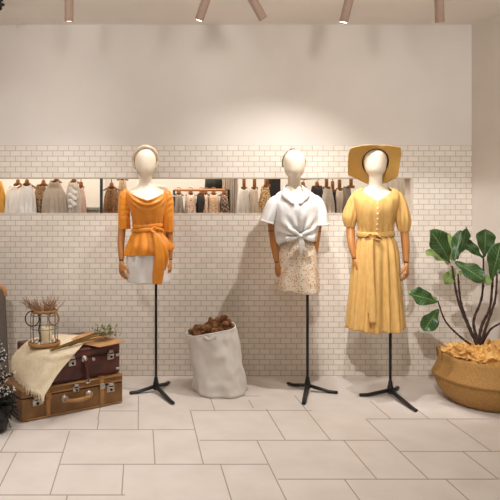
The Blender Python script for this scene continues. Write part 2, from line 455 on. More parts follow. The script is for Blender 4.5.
# ---- mannequin in orange satin top and pale mini skirt
m1 = Man('mannequin', 4.65, 147.0, 156, .02, 'mannequin in orange satin peplum top and white mini skirt, wearing a beige headband')
stand(m1, 262, [(129.5, 394.5), (173.5, 405), (169, 383.5)])
body(m1, [(281, 131, 166, .09), (262, 129, 168, .105), (250, 130, 167, .105), (236, 134, 162, .088), (226, 135, 160, .08), (213, 132, 162, .095, -.01), (204, 130, 164, .105, -.015),
          (196, 128, 166, .085), (191.5, 128, 165, .065, .005), (188.5, 132.5, 160, .055, .008), (185.5, 137.8, 154, .05, .01), (181, 139.3, 152.3, .046, .008), (177, 139.6, 151.8, .046, 0), (175.2, 139.4, 151.6, .052, -.01),
          (173.8, 138.4, 152.4, .07, -.02), (171, 136.9, 154, .08, -.022), (166, 135.5, 155.4, .088, -.02), (160, 135, 156, .092, -.018), (155, 136, 155, .09, -.015), (151, 138.6, 152.2, .07, -.01), (149, 141.5, 149.5, .04, -.008), (148.2, 145, 146, .01, -.008)])
def curve_pts(mn, l): return [mn.L(*p) for p in l]
arm(m1, curve_pts(m1, [(126.5, 197, .0), (123.8, 212, .0), (122, 228, .005), (121, 243, -.01), (121.4, 259.5, -.03)]), [.026, .028, .028, .026, .0185], m1.L(122.6, 283, -.05), Vector((.55, -.8, 0)), Vector((.8, .5, 0)), .93, .3)
arm(m1, curve_pts(m1, [(164.5, 197, .0), (167.4, 212, .0), (169, 228, .01), (170, 243, .01), (170, 259, .0)]), [.026, .028, .028, .026, .018], m1.L(169.5, 283, -.02), Vector((-.4, -.9, 0)), Vector((-.9, .4, 0)), .88)
# skirt
skp = m1.rows([(283.5, 127.6, 169.2, .125), (270, 126.8, 168.8, .125), (256, 126.5, 168.5, .12), (244, 130, 166.5, .11), (230, 134, 161.5, .09)])
bm = bmesh.new()
shell(bm, skp, lambda c, s: m1.z(281.8)+.004*c*c, m1.z(231), 110, 40, lambda th, c, s, z, t, hw: (1-t)**.7*(.006*math.sin(th*9+1)+.004*math.sin(th*5+z*9))+.0025*nz(th*3, z*20, 1))
m1.add('skirt', bm, M['paleskirt'], solid=.003)
# bodice with draped cowl neckline, sleeves and peplum
bp = m1.rows([(256, 126, 170, .13), (248, 126.8, 172.2, .135), (240, 129.5, 168, .115), (232, 133, 162.5, .092), (227, 134, 161.3, .085), (218, 132.5, 162.5, .098, -.008), (208, 130, 164.5, .114, -.014), (200, 127.5, 166.5, .108, -.01), (194.5, 125.8, 167.3, .085), (190.5, 125.2, 166.5, .07, .004), (188.2, 127.5, 164, .062, .006)])
bm = bmesh.new()
def z1top(c, s):
    f = max(0, -s)
    return m1.z(190.2)-(.074*(1-abs(c))**.85 if s < 0 else .012*s)
def cowl(th, c, s, z, t, hw):
    x = hw*c; o = 0
    if s < 0:
        zz = z-m1.z(206)-x*x*5.2
        o += .0065*sst(.02, .09, -s*.1)*sst(m1.z(211), m1.z(205), z)*math.sin(zz*150+.6)*(-s)**1.5
        o += .022*(-s)**3*sst(m1.z(207), m1.z(200.5), z)
    o += .003*sst(m1.z(214), m1.z(226), z)*math.sin(th*16)
    return o+.004
shell(bm, bp, m1.z(229), z1top, 120, 60, cowl)
top = m1.add('satin_top', bm, M['satin'], solid=.003)
bm = bmesh.new()
shell(bm, bp, lambda c, s: m1.z(254.0-1.5*c-4.0*max(0, c)**3), m1.z(229), 140, 40, lambda th, c, s, z, t, hw: .006+(1-t)**.8*(.010*math.sin(th*13+.7)+.007*math.sin(th*7+2))+.003*math.sin(t*9+th*4)*(1-t))
m1.add('peplum', bm, M['satin'], parent=top, solid=.003)
for sgn, pts, ph in ((-1, [(129, 191.5), (125.2, 196.5), (124.2, 207), (124, 217), (124.4, 229)], 0), (1, [(163.5, 191.5), (166.6, 196.5), (167.6, 207), (167.8, 219), (168, 232)], 2)):
    bm = bmesh.new(); q = catmull([m1.L(a, b, .004) for a, b in pts], 12)
    rr = [v[0] for v in catmull([(r, 0, 0) for r in (.028, .040, .043, .043, .041)], 12)]
    tube(bm, q, rr, n=56, cap=False, disp=lambda th, t: (.06*math.sin(t*50+math.sin(th+ph)*7+math.sin(th*3)*.8)*sst(1, .55, t)*(.55+.45*math.sin(th*2+ph+t*5))+.05*math.sin(th*9+ph)*sst(.55, 1, t)+.04*math.sin(th*4+t*7)))
    m1.add('sleeve', bm, M['satin'], parent=top, solid=.003)
# sash: two wraps, ring knot, loop and long tail
bm = bmesh.new()
for k, (py, am) in enumerate(((226, .0), (230, .004))):
    ring = [m1.L(147, py) for _ in range(1)]
    pts = []
    for i in range(49):
        th = 2*PI*i/48; z = m1.z(py+(.8*math.sin(th*2+k)))
        cx, cy, hw, hd = bp(z); pts.append(Vector((cx+(hw+.009+am)*math.cos(th), cy+(hd+.010+am)*math.sin(th), z)))
    tube(bm, pts, .0155, n=10, cap=False, flat=(.32, 1), hint=Vector((0, 0, 1)))
sash = m1.add('sash', bm, M['satin'], parent=top)
bm = bmesh.new()
c = m1.L(154.2, 229.5, -.112)
tube(bm, [c+Vector((.021*math.cos(a*PI/12), -.006*math.sin(a*PI/6), .019*math.sin(a*PI/12))) for a in range(25)], .0075, n=10, cap=False)
ribbon(bm, [c, c+Vector((.03, -.012, .014)), c+Vector((.052, -.004, -.004)), c+Vector((.03, -.006, -.016)), c], [.006, .013, .014, .012, .006], Vector((0, -.3, 1)))
ribbon(bm, [c+Vector((0, .004, 0)), m1.L(156, 238, -.142), m1.L(158.6, 256, -.165), m1.L(157.2, 270, -.160), m1.L(156, 281.5, -.155)], [.011, .026, .036, .040, .032], thick=.003)
ribbon(bm, [c+Vector((.004, .006, 0)), m1.L(159, 240, -.135), m1.L(164, 254, -.145), m1.L(163, 268, -.14)], [.008, .018, .026, .010], thick=.003)
m1.add('bow', bm, M['satin'], parent=sash)
# padded headband arching over the head
bm = bmesh.new()
pts = [m1.L(145.4+12.0*math.cos(a)*(1.0 if abs(math.cos(a)) < .9 else .99), 160.5-13.0*math.sin(a), .006-.062*max(0, math.sin(a))) for a in [math.radians(-38+i*(256/40)) for i in range(41)]]
tube(bm, pts, [.009+.0065*math.sin(PI*i/40)**.6 for i in range(41)], n=14, flat=(1, 1.35), disp=lambda th, t: .07*math.sin(t*26)+.04*math.sin(th*3+t*50))
m1.add('headband', bm, M['hband'])

# ---- mannequin in knotted white shirt and printed mini skirt
m2 = Man('mannequin', 4.67, 296.0, 307.5, -.10, 'mannequin in knotted white short-sleeved shirt and beige printed mini skirt')
stand(m2, 270, [(287.5, 384.5), (337.8, 394), (303.5, 405.5)])
body(m2, [(289, 280, 315, .09), (268, 278.5, 316, .105), (252, 280, 314, .105), (240, 284, 310, .09), (230, 285, 309, .082), (216, 282, 312, .1, -.012), (207, 280, 313, .108, -.016),
          (199, 278, 314, .085), (194.5, 279, 312, .065, .005), (191.5, 283.5, 308, .055, .008), (188, 287.5, 301.5, .05, .01), (183.5, 288, 300.5, .046, .008), (179, 288, 300.3, .046, 0), (176.6, 288, 300.2, .052, -.01),
          (175.2, 286.9, 301.4, .07, -.02), (172.5, 285, 303.1, .08, -.022), (167.5, 284, 304.3, .088, -.02), (161.5, 283.6, 304.6, .092, -.018), (156.5, 284.6, 303.6, .09, -.015), (152.5, 287.5, 300.8, .07, -.01), (150.6, 290.3, 298, .04, -.008), (149.8, 294, 295, .01, -.008)])
arm(m2, curve_pts(m2, [(275, 200, 0), (273, 216, 0), (273, 231, .005), (274.8, 247, -.015), (276.6, 261.5, -.035)]), [.035, .036, .032, .028, .019], m2.L(279.6, 284, -.07), Vector((.6, -.75, 0)), Vector((.75, .6, 0)), .93)
arm(m2, curve_pts(m2, [(315.5, 200, 0), (317, 216, 0), (316.6, 231, .008), (315.4, 245, .015), (314.5, 259, .02)]), [.034, .035, .030, .026, .018], m2.L(313.5, 281, .01), Vector((-.4, -.9, 0)), Vector((-.9, .4, 0)), .88)
skp = m2.rows([(295, 276.8, 318.6, .122), (280, 276.6, 318, .124), (262, 277.4, 316.2, .122), (248, 279.3, 314.6, .112), (236, 284, 310.5, .092)])
bm = bmesh.new()
shell(bm, skp, lambda c, s: m2.z(290.3-2.2*(-c)*.6+1.6*(-s)*(.6+.4*math.sin(c*5))), m2.z(238), 120, 44, lambda th, c, s, z, t, hw: (1-t)**.7*(.005*math.sin(th*8+1)+.005*math.sin(th*5+z*9))+.003*nz(th*3, z*18, 2))
m2.add('skirt', bm, M['floral'], solid=.003)
sp = m2.rows([(244, 277, 315.5, .125), (236, 275.5, 316.5, .13), (226, 274.5, 317.5, .13, -.008), (214, 274.5, 317, .13, -.012), (204, 274.5, 316.5, .118, -.01), (197.5, 275.5, 315.5, .095), (193.5, 277.5, 313, .08, .004), (190.5, 282, 308.5, .07, .006), (187.5, 286.3, 303.2, .064, .006), (184.5, 286.8, 302.2, .058, .006)])
kn = m2.L(297.3, 235.5)
def z2top(c, s):
    f = max(0, -s)
    return m2.z(186.3)-.066*f**5
def z2bot(c, s):
    return m2.z(243.2)+.075*max(0, -s)**6-.0*s + .016*max(0, c)
def knotfold(th, c, s, z, t, hw):
    x = hw*c; o = .002*nz(th*4, z*16, 4)
    if s < .1:
        a = math.atan2(x-kn.x, z-kn.z+.001); r = math.hypot(x-kn.x, z-kn.z)
        o += .010*math.sin(a*13)*sst(.24, .05, r)*sst(.0, .03, r)*min(1, -s+.1)
        o += -.018*sst(.09, 0, r)
    return o+.006*math.sin(th*6+z*12)*sst(.9, .3, t)
bm = bmesh.new(); shell(bm, sp, z2bot, z2top, 128, 64, knotfold)
sh = m2.add('shirt', bm, M['shirt'], solid=.003)
for sgn, pts in ((-1, [(284, 197), (275, 202), (270.2, 212), (266.8, 222.5)]), (1, [(308.5, 197), (315.5, 202), (319.6, 213), (320.6, 225)])):
    bm = bmesh.new(); q = catmull([m2.L(a, b, .0) for a, b in pts], 10)
    rr = [v[0] for v in catmull([(r, 0, 0) for r in (.030, .058, .066, .070)], 10)]
    R = tube(bm, q, rr, n=48, cap=False, flat=(.74, 1.25), disp=lambda th, t: .05*math.sin(th*6+sgn)*t+.03*math.sin(th*3+t*8))
    n0 = len(R)
    slv = m2.add('sleeve', bm, M['shirt'], parent=sh, solid=.003)
    bm = bmesh.new(); a, b = q[-3], q[-1]
    tube(bm, [a, (a+b)/2, b+(b-a)*.1], [.074, .0755, .076], n=40, cap=False, flat=(.74, 1.25)); m2.add('cuff', bm, M['shirt'], parent=slv, solid=.004)
# open collar with lapels
for sg in (-1, 1):
    bm = bmesh.new(); ex = (lambda x: 294.2+(x)*sg)
    A = [m2.L(ex(1.5), 183.2, .062), m2.L(ex(7.4), 184.5, .03), m2.L(ex(8.6), 187.5, -.02), m2.L(ex(6.6), 192.5, -.08), m2.L(ex(2.0 if sg < 0 else 1.8), 203.5, -.132)]
    B = [m2.L(ex(1.5), 186.5, .078), m2.L(ex(9.2), 188, .04), m2.L(ex(12), 190.6, -.022), m2.L(ex(13.2), 196.6, -.088), m2.L(ex(4.2), 204.4, -.139)]
    qa, qb = catmull(A, 6), catmull(B, 6)
    va = [bm.verts.new(p) for p in qa]; vm = [bm.verts.new((p+r)/2+Vector((0, -.006, .003))) for p, r in zip(qa, qb)]; vb = [bm.verts.new(p) for p in qb]
    for i in range(len(va)-1):
        bm.faces.new((va[i], va[i+1], vm[i+1], vm[i])); bm.faces.new((vm[i], vm[i+1], vb[i+1], vb[i]))
    m2.add('lapel', bm, M['shirt'], parent=sh, solid=.004)
for py in (208.5, 217.5):
    bm = bmesh.new(); ball(bm, m2.L(297.2, py, -.152), .006, (1, .4, 1), 2); m2.add('button', bm, M['button'], parent=sh)
# tied knot: two bow loops and hanging ends
bm = bmesh.new(); c = m2.L(297.3, 235, -.148)
ball(bm, c, .019, (1, .8, .95), 3)
ribbon(bm, [c, m2.L(291, 230.5, -.158), m2.L(285.8, 227.3, -.145)], [.008, .014, .007], thick=.005)
ribbon(bm, [c, m2.L(290, 237.5, -.15), m2.L(284, 238.6, -.135)], [.008, .015, .02], thick=.004)
ribbon(bm, [c, m2.L(303, 231.3, -.156), m2.L(308, 229, -.138)], [.008, .013, .006], thick=.005)
ribbon(bm, [c, m2.L(305, 237, -.15), m2.L(311, 237.6, -.128)], [.008, .017, .022], thick=.004)
ribbon(bm, [c, m2.L(297.8, 243, -.15), m2.L(297.8, 254, -.142)], [.011, .014, .004], thick=.004)
ribbon(bm, [c, m2.L(300, 242, -.15), m2.L(301.5, 250, -.14)], [.006, .009, .003], thick=.004)
m2.add('knot', bm, M['shirt'], parent=sh)
bm = bmesh.new()
pts = [m2.L(294.1+11.2*math.cos(a), 162.6-12.9*math.sin(a), .014-.014*math.sin(a)) for a in [math.radians(-20+i*(220/40)) for i in range(41)]]
tube(bm, pts, .0062, n=12, flat=(.8, 1.6), disp=lambda th, t: .12*math.sin(t*60))
ball(bm, m2.L(291.4, 149.6, -.002), .013, (1, 1, .75), 2); ball(bm, m2.L(293.5, 149.2, -.006), .009, (1.3, 1, .8), 2)
m2.add('headband', bm, M['hband2'])

# ---- mannequin in mustard midi dress and straw hat
m3 = Man('mannequin', 4.55, 376.0, 390.3, -.28, 'mannequin in mustard button-front midi dress and wide-brimmed straw hat')
stand(m3, 300, [(359.5, 396.5), (416.5, 412.5), (398, 388.5)])
body(m3, [(300, 361, 392, .09), (275, 358, 395, .105), (258, 359, 394, .105), (244, 363, 390, .09), (232, 364, 388.5, .082), (217, 361, 391, .1, -.012), (207, 359, 393, .108, -.016),
          (198, 357.5, 394, .085), (193, 358, 393, .065, .005), (189.5, 362.5, 388.5, .055, .008), (186, 368.5, 382.8, .05, .01), (181.5, 369.3, 382, .046, .008), (177, 369.3, 382, .046, 0), (174.6, 369, 382, .052, -.01),
          (173, 367.6, 383, .07, -.02), (170.3, 365.7, 384.6, .08, -.022), (165, 364.4, 385.8, .088, -.02), (159, 364, 386.2, .092, -.018), (154, 365, 385.2, .09, -.015), (150, 368, 382.5, .07, -.01), (148, 371, 379.5, .04, -.008), (147.2, 375, 376, .01, -.008)])
arm(m3, curve_pts(m3, [(357, 200, 0), (353.6, 214, 0), (351.8, 227, .005), (352.5, 243, -.02), (355.5, 258, -.04)]), [.028, .030, .029, .027, .0185], m3.L(359, 280, -.06), Vector((.6, -.75, 0)), Vector((.75, .6, 0)), .9)
arm(m3, curve_pts(m3, [(397, 200, 0), (400.6, 214, 0), (402.4, 230, .005), (403.5, 246, -.005), (403.8, 261, -.02)]), [.028, .030, .029, .0265, .0185], m3.L(404.3, 284, -.045), Vector((-.5, -.85, 0)), Vector((-.85, .5, 0)), .88)
dp = m3.rows([(334, 349.6, 401.4, .18), (318, 350.6, 400.2, .175), (298, 352.2, 398.6, .165), (274, 354.0, 397.2, .15), (254, 355.6, 396.5, .13), (243, 357.8, 394.6, .112), (236, 360, 391.5, .094)])
bm = bmesh.new()
def pleat(th, c, s, z, t, hw):
    a = (1-t)**.55
    return a*(.017*math.sin(th*15+.5*math.sin(z*6))+.012*math.sin(th*8+1.3)+.004*math.sin(th*23+2))+.0025*nz(th*4, z*9, 7)
shell(bm, dp, lambda c, s: m3.z(328.0-.8*c)-.004*max(0, -s)+.005*math.sin(c*7), m3.z(234), 180, 50, pleat)
drs = m3.add('dress_skirt', bm, M['mustard'], solid=.003)
bp3 = m3.rows([(237, 358.5, 392.5, .095), (231, 359.5, 391.8, .092), (222, 358.8, 392.6, .106, -.008), (210, 357, 395, .120, -.015), (200, 355.2, 397.5, .11, -.01), (194, 355, 397.6, .088), (190.4, 357, 395.5, .074, .004), (187.7, 363, 389, .064, .006), (186.2, 366.5, 385.2, .06, .006)])
def z3top(c, s):
    f = max(0, -s)
    return m3.z(187.6)-(.094*max(0, 1-abs(c)/.85)**.9 if s < 0 else 0)
bm = bmesh.new()
def bod3(th, c, s, z, t, hw):
    x = hw*c
    o = .004+.005*math.sin(th*18)*sst(m3.z(220), m3.z(232), z)+.002*nz(th*5, z*15, 3)
    if s < 0: o += .004*math.sin(x*95)*sst(m3.z(196), m3.z(204), z)*(-s)+(.006 if abs(x) < .012 else 0)
    return o
shell(bm, bp3, m3.z(236), z3top, 140, 60, bod3)
bod = m3.add('dress_bodice', bm, M['mustard'], solid=.003)
for i in range(6):
    py = 203+i*5.1
    cx, cy, hw, hd = bp3(m3.z(py)); bm = bmesh.new(); ball(bm, Vector((cx*.2, cy-hd-.013, m3.z(py))), .0068, (1, .5, 1), 2); m3.add('button', bm, M['button'], parent=bod)
for sgn, pts, rd in ((-1, [(361.5, 192), (356.5, 198), (353, 208), (351.2, 218), (351, 227)], (.030, .037, .043, .050, .032)), (1, [(391.5, 192), (396.5, 198), (399.8, 208), (401.3, 220), (401.8, 231)], (.030, .037, .043, .050, .034))):
    bm = bmesh.new(); q = catmull([m3.L(a, b, .004) for a, b in pts], 12); rr = [v[0] for v in catmull([(r, 0, 0) for r in rd], 12)]
    tube(bm, q, rr, n=60, cap=False, disp=lambda th, t: .07*math.sin(th*8+sgn+t*3)*(.35+.65*sst(.3, .8, t))+.03*math.sin(th*17)*sst(.6, 1, t)+.03*math.sin(th*3+t*9))
    m3.add('sleeve', bm, M['mustard'], parent=bod, solid=.003)
bm = bmesh.new(); pts = []
for i in range(49):
    th = 2*PI*i/48; z = m3.z(234+.5*math.sin(th*2)); cx, cy, hw, hd = bp3(z); pts.append(Vector((cx+(hw+.008)*math.cos(th), cy+(hd+.010)*math.sin(th), z)))
tube(bm, pts, .020, n=10, cap=False, flat=(.25, 1), hint=Vector((0, 0, 1)))
belt = m3.add('belt', bm, M['mustard'], parent=bod)
bm = bmesh.new(); c = m3.L(371.5, 234.6, -.118)
ball(bm, c, .015, (1, .8, 1), 3)
for dx, dz in ((-.045, -.012), (.05, -.016)):
    ribbon(bm, [c, c+Vector((dx*.55, -.018, dz+.026)), c+Vector((dx, -.010, dz)), c+Vector((dx*.55, -.006, dz-.012)), c], [.006, .013, .016, .012, .006], Vector((0, -.3, 1)))
m3.add('bow', bm, M['mustard'], parent=belt)
bm = bmesh.new()
ribbon(bm, [c, m3.L(369.8, 245, -.15), m3.L(369.6, 270, -.185), m3.L(370.3, 295, -.208), m3.L(371, 317.5, -.222)], [.009, .016, .019, .022, .022], thick=.003)
ribbon(bm, [c, m3.L(366.8, 244, -.146), m3.L(366.4, 265, -.18), m3.L(367.4, 290, -.203), m3.L(368.4, 309, -.214)], [.008, .012, .013, .015, .015], thick=.003)
m3.add('belt_tail', bm, M['mustard'], parent=belt)
# floppy straw hat tipped back on the head, its brim framing the face
bm = bmesh.new()
hc = (375.2, 163.0)
outl = [(397.2, 149.4), (398.6, 156), (397.8, 167), (397, 176.5), (392, 179.5), (387.6, 182.5), (377, 184), (367.5, 183), (358, 178), (349.5, 174.5), (349, 164), (349.2, 154), (351.2, 148.6), (361, 146.6), (372, 146.2), (384, 146.4), (392, 148.2)]
def tiltv(py): return -.105+(py-148)*.0060
ang = sorted([(math.atan2(-(y-hc[1]), x-hc[0]), x, y) for x, y in outl])
def outer(a):
    n = len(ang)
    for i in range(n):
        a0, x0, y0 = ang[i]; a1, x1, y1 = ang[(i+1) % n]
        if i == n-1: a1 += 2*PI
        aa = a if a >= a0 or i < n-1 else a
        for sh_ in (0, 2*PI):
            if a0 <= a+sh_ <= a1:
                t = (a+sh_-a0)/(a1-a0); return x0+(x1-x0)*t, y0+(y1-y0)*t
    return ang[0][1:]
NA = 96; rings = []
for j in range(9):
    t = j/8; ring = []
    for i in range(NA):
        a = -PI+2*PI*(i+.5)/NA
        ix, iy = hc[0]+12.6*math.cos(a), 162.3-12.8*math.sin(a)
        ox, oy = outer(a)
        p = m3.L(ix+(ox-ix)*t, iy+(oy-iy)*t, tiltv(iy+(oy-iy)*t)+.02*t*t*math.cos(a)**2*-1+.012*t*math.sin(a*5+1))
        ring.append(p)
    rings.append(ring)
loft(bm, rings, False, False)
hat = m3.add('straw_hat', bm, M['straw'], solid=.004)
bm = bmesh.new(); rings = []
for j in range(13):
    ph = j/12*PI/2; ring = []
    for i in range(48):
        a = 2*PI*(i+.5)/48
        r = math.cos(ph)**.55 if j < 12 else .02
        x, y = hc[0]+12.7*math.cos(a)*r, 162.0-13.0*math.sin(a)*r-7.5*math.sin(ph)
        ring.append(m3.L(x, y, tiltv(162.0-13.0*math.sin(a)*r)+.115*math.sin(ph)))
    rings.append(ring)
loft(bm, rings, False, True); m3.add('crown', bm, M['straw'], parent=hat)
bm = bmesh.new()
pts = [m3.L(hc[0]+12.3*math.cos(a), 162.3-12.6*math.sin(a), tiltv(162.3-12.6*math.sin(a))+.010) for a in [2*PI*i/48 for i in range(49)]]
tube(bm, pts, .0062, n=8, cap=False); m3.add('inner_band', bm, M['hatband'], parent=hat)

# ------------------------------------------------------------------ suitcases
def suitcase(name, FL, ang, Lx, W, Hh, m, label, lid=.28):
    rt = thing(name, FL, label, 'suitcase', rz=ang)
    bm = bmesh.new(); box(bm, (0, 0, .002), (Lx, W, Hh*(1-lid)-.001), .010, 3); obj('body', bm, m, rt)
    bm = bmesh.new(); box(bm, (0, 0, Hh*(1-lid)+.001), (Lx, W, Hh), .010, 3); obj('lid', bm, m, rt)
    bm = bmesh.new(); box(bm, (.004, .004, Hh*(1-lid)-.02), (Lx-.004, W-.004, Hh*(1-lid)+.02)); obj('seam', bm, M['seam'], rt, smooth=False)
    return rt
def onfront(FL, ang, px):            # distance along a suitcase front for a pixel column
    dx, dy = math.cos(ang), math.sin(ang); k = (px-CX)/F
    return (k*(FL[1]+D)-FL[0])/(dx-k*dy)
def latch(rt, x, z, w=.05, h=.05):
    bm = bmesh.new(); box(bm, (x-w/2, -.006, z-h*.62), (x+w/2, .004, z+h*.18), .004, 2)
    box(bm, (x-w*.34, -.012, z-h*.2), (x+w*.34, .002, z+h*.52), .005, 2); o = obj('latch', bm, M['steel'], rt)
    bm = bmesh.new(); tube(bm, [(x, -.012, z-h*.3), (x, -.016, z-h*.3)], w*.16, n=14); tube(bm, [(x-w*.3, -.013, z+h*.1), (x+w*.3, -.013, z+h*.1)], .004, n=8)
    obj('keyhole_plate', bm, M['seam'], o)
a1 = math.atan2(.405, .621)
FL1 = Vector((-.742, 3.995-D, 0)); L1, W1, H1 = .745, .47, .2
s1 = suitcase('suitcase', FL1, a1, L1, W1, H1, M['leather_tan'], 'tan leather suitcase with two light straps, lying on the floor under the dark one')
for px in (48, 102):
    x = onfront(FL1, a1, px); bm = bmesh.new()
    box(bm, (x-.016, -.005, .006), (x+.016, .004, H1-.006), .002, 1); box(bm, (x-.016, -.004, H1-.002), (x+.016, W1+.004, H1+.004), .002, 1)
    o = obj('strap', bm, M['leather_light'], s1)
    bm = bmesh.new(); box(bm, (x-.02, -.011, H1*.60), (x+.02, -.004, H1*.80), .003, 1); obj('buckle', bm, M['steel'] if px > 90 else M['leather_light'], o)
bm = bmesh.new()
bm.free()
for z_, r_ in ((H1*.72+.012, .004), (H1-.008, .006), (.01, .005)):
    bm = bmesh.new(); tube(bm, [(.012, -.002, z_), (L1-.012, -.002, z_)], r_, n=8); obj('edge_piping', bm, M['leather_light'], s1)
for px in (37, 110.5): latch(s1, onfront(FL1, a1, px), H1*.62, .06, .055)
latch(s1, onfront(FL1, a1, 76), H1*.80, .045, .045)
xa, xb = onfront(FL1, a1, 64), onfront(FL1, a1, 88.5)
bm = bmesh.new(); zz = H1*.52
stube(bm, [(xa, -.012, zz), (xa+.015, -.034, zz-.008), ((xa+xb)/2, -.046, zz-.012), (xb-.015, -.034, zz-.008), (xb, -.012, zz)], [.009, .011, .014, .011, .009], n=12, hint=Vector((0, 0, 1)))
hd_ = obj('handle', bm, M['leather_light'], s1)
for x in (xa, xb):
    bm = bmesh.new(); tube(bm, [(x, .002, zz), (x, -.006, zz)], .022, n=20); tube(bm, [(x, -.005, zz), (x, -.02, zz)], .010, n=14)
    obj('handle_mount', bm, M['steel'], hd_)
    bm = bmesh.new(); tube(bm, [(x+.019*math.cos(t*PI/10), -.018, zz+.019*math.sin(t*PI/10)) for t in range(21)], .004, n=8, cap=False)
    obj('mount_ring', bm, M['steel'], hd_)
# upper case
a2 = math.radians(36); H2 = .2; L2, W2 = .55, .48
FR2 = Vector((-.138, 4.43-D, 0)); FL2 = Vector((FR2.x-L2*math.cos(a2), FR2.y-L2*math.sin(a2), H1+.004))
s2 = suitcase('suitcase', FL2, a2, L2, W2, H2, M['leather_dark'], 'dark reddish-brown leather suitcase stacked on top of the tan one', lid=.3)
for px in (72, 110.5): latch(s2, onfront(FL2, a2, px), H2*.68, .055, .06)
bm = bmesh.new()
bm.free()
for z_, r_ in ((H2-.006, .006), (.008, .005), (H2*.7+.01, .003)):
    bm = bmesh.new(); tube(bm, [(.012, -.002, z_), (L2-.012, -.002, z_)], r_, n=8); obj('edge_piping', bm, M['leather_dark'], s2)
for z in (.03, H2*.62):
    bm = bmesh.new(); box(bm, (L2-.035, -.004, z-.012), (L2+.003, .03, z+.006), .003, 1); obj('corner_guard', bm, M['steel'], s2)
x = onfront(FL2, a2, 84)
bm = bmesh.new(); stube(bm, [(x, -.012, H2*.62), (x+.004, -.022, H2*.42), (x+.010, -.026, H2*.2), (x+.012, -.03, -.01)], [.008, .011, .012, .009], n=12, hint=Vector((1, 0, 0)))
hd_ = obj('handle', bm, M['leather_dark'], s2); hd_['label'] = 'worn handle hanging from its one remaining mount'
bm = bmesh.new(); tube(bm, [(x, .002, H2*.66), (x, -.008, H2*.66)], .023, n=20); tube(bm, [(x, -.008, H2*.66), (x, -.02, H2*.66)], .011, n=14)
obj('handle_mount', bm, M['steel'], hd_)
bm = bmesh.new(); tube(bm, [(x+.012+.015*math.cos(t*PI/10), -.032, -.012+.012*math.sin(t*PI/10)) for t in range(21)], .0045, n=8, cap=False); obj('mount_ring', bm, M['steel'], hd_)
bm = bmesh.new(); tube(bm, [(x+.075, .002, H2*.6), (x+.075, -.006, H2*.6)], .013, n=14); obj('stud', bm, M['steel'], s2)
ZT = H1+.004+H2                       # top of the upper case

# ------------------------------------------------------------------ fringed throw
def grid_spline(ctrl, n):
    rows = [catmull(r, n) for r in ctrl]
    cols = [catmull([r[i] for r in rows], n) for i in range(len(rows[0]))]
    return [[cols[i][j] for i in range(len(cols))] for j in range(len(cols[0]))]
zt = ZT+.008
ctrl = [[Pz(31, 339.5, zt), Pz(46, 336.5, zt), Pz(62, 335, zt), Pz(80, 336, zt)],
        [Pz(26, 343.2, zt), Pz(42, 345, zt), Pz(60, 345, zt), Pz(84, 343, zt)],
        [P(18.5, 350, 4.40), P(37, 353, 4.19), P(52, 355.5, 4.075), P(78, 350.5, 4.155)],
        [P(12.5, 357, 4.36), P(33.5, 360.5, 4.135), P(50.5, 364, 4.03), P(70.5, 359.5, 4.10)],
        [P(11, 367, 4.33), P(28, 373, 4.10), P(45, 378.5, 3.985), P(57, 376, 4.02)],
        [P(15.5, 379, 4.26), P(24.5, 385, 4.06), P(35.5, 391, 3.965), P(44.5, 396.5, 3.945)]]
g = grid_spline(ctrl, 8)
bm = bmesh.new()
nr, nc = len(g), len(g[0])
for j in range(nr):
    for i in range(nc):
        t = sst(.35, 1, j/(nr-1)); g[j][i] = g[j][i]+Vector((0, -1, 0))*(.012*t*math.sin(i/(nc-1)*12+j*.06))+Vector((0, 0, .004*nz(i*.3, j*.3, 5)+.004))
V = [[bm.verts.new(p) for p in r] for r in g]
for j in range(nr-1):
    for i in range(nc-1): bm.faces.new((V[j][i], V[j][i+1], V[j+1][i+1], V[j+1][i]))
thr = obj('throw', bm, M['throw'], solid=.005)
tag(thr, 'cream woven throw with a fringed end draped over the corner of the dark suitcase', 'throw')
bm = bmesh.new()
e = g[-1]
for i in range(44):
    f = i/43*(nc-1); a = int(min(f, nc-2)); p = e[a].lerp(e[a+1], f-a)
    ln = random.uniform(.028, .05); q = Vector((random.uniform(-.01, .01), random.uniform(-.012, .0), 0))
    tube(bm, [p+Vector((0, 0, .004)), p+q*.5+Vector((0, -.004, -ln*.5)), p+q+Vector((0, -.002, -ln))], [.0026, .0032, .0018], n=6)
fr = obj('fringe', bm, M['throw'], thr); fr['kind'] = 'stuff'

# ------------------------------------------------------------------ wire lantern with candle and twigs
lc = Pz(44.3, 344.3, ZT+.02); lc.z = ZT+.017
lan = thing('wire_lantern', lc, 'round wire lantern with wooden tray base standing on the throw', 'lantern')
bm = bmesh.new(); lathe(bm, [(.098, 0), (.107, .004), (.109, .022), (.102, .024), (.098, .012), (.01, .012)], 40); obj('tray', bm, M['traywood'], lan)
bm = bmesh.new()
for z, r in ((.02, .088), (.115, .092), (.205, .09)):
    tube(bm, [(r*math.cos(t*PI/20), r*math.sin(t*PI/20), z) for t in range(41)], .0028, n=6, cap=False)
for k in range(10):
    t = 2*PI*k/10+.2; c, s = math.cos(t), math.sin(t)
    tube(bm, [(.088*c, .088*s, .016), (.092*c, .092*s, .11), (.09*c, .09*s, .19), (.082*c, .082*s, .225)], .0022, n=6)
obj('wire_cage', bm, M['wire'], lan)
bm = bmesh.new()
tube(bm, [(.078*math.cos(t*PI/20), .078*math.sin(t*PI/20), .228+.003*math.sin(t*1.7)) for t in range(41)], .0105, n=10, cap=False, disp=lambda th, t: .12*math.sin(t*110+th))
obj('rope_rim', bm, M['rope'], lan)
for sg in (-1, 1):
    bm = bmesh.new()
    tube(bm, [(sg*.072+(.046 if sg < 0 else .034)*math.cos(t*PI/12), -.055, .185+(.05 if sg < 0 else .042)*math.sin(t*PI/12)) for t in range(25)], .004, n=8, cap=False); obj('side_ring', bm, M['twig_dark'] if sg < 0 else M['rope'], lan)
cd = Vector((lc.x+.012, lc.y+.0, lc.z+.0125))
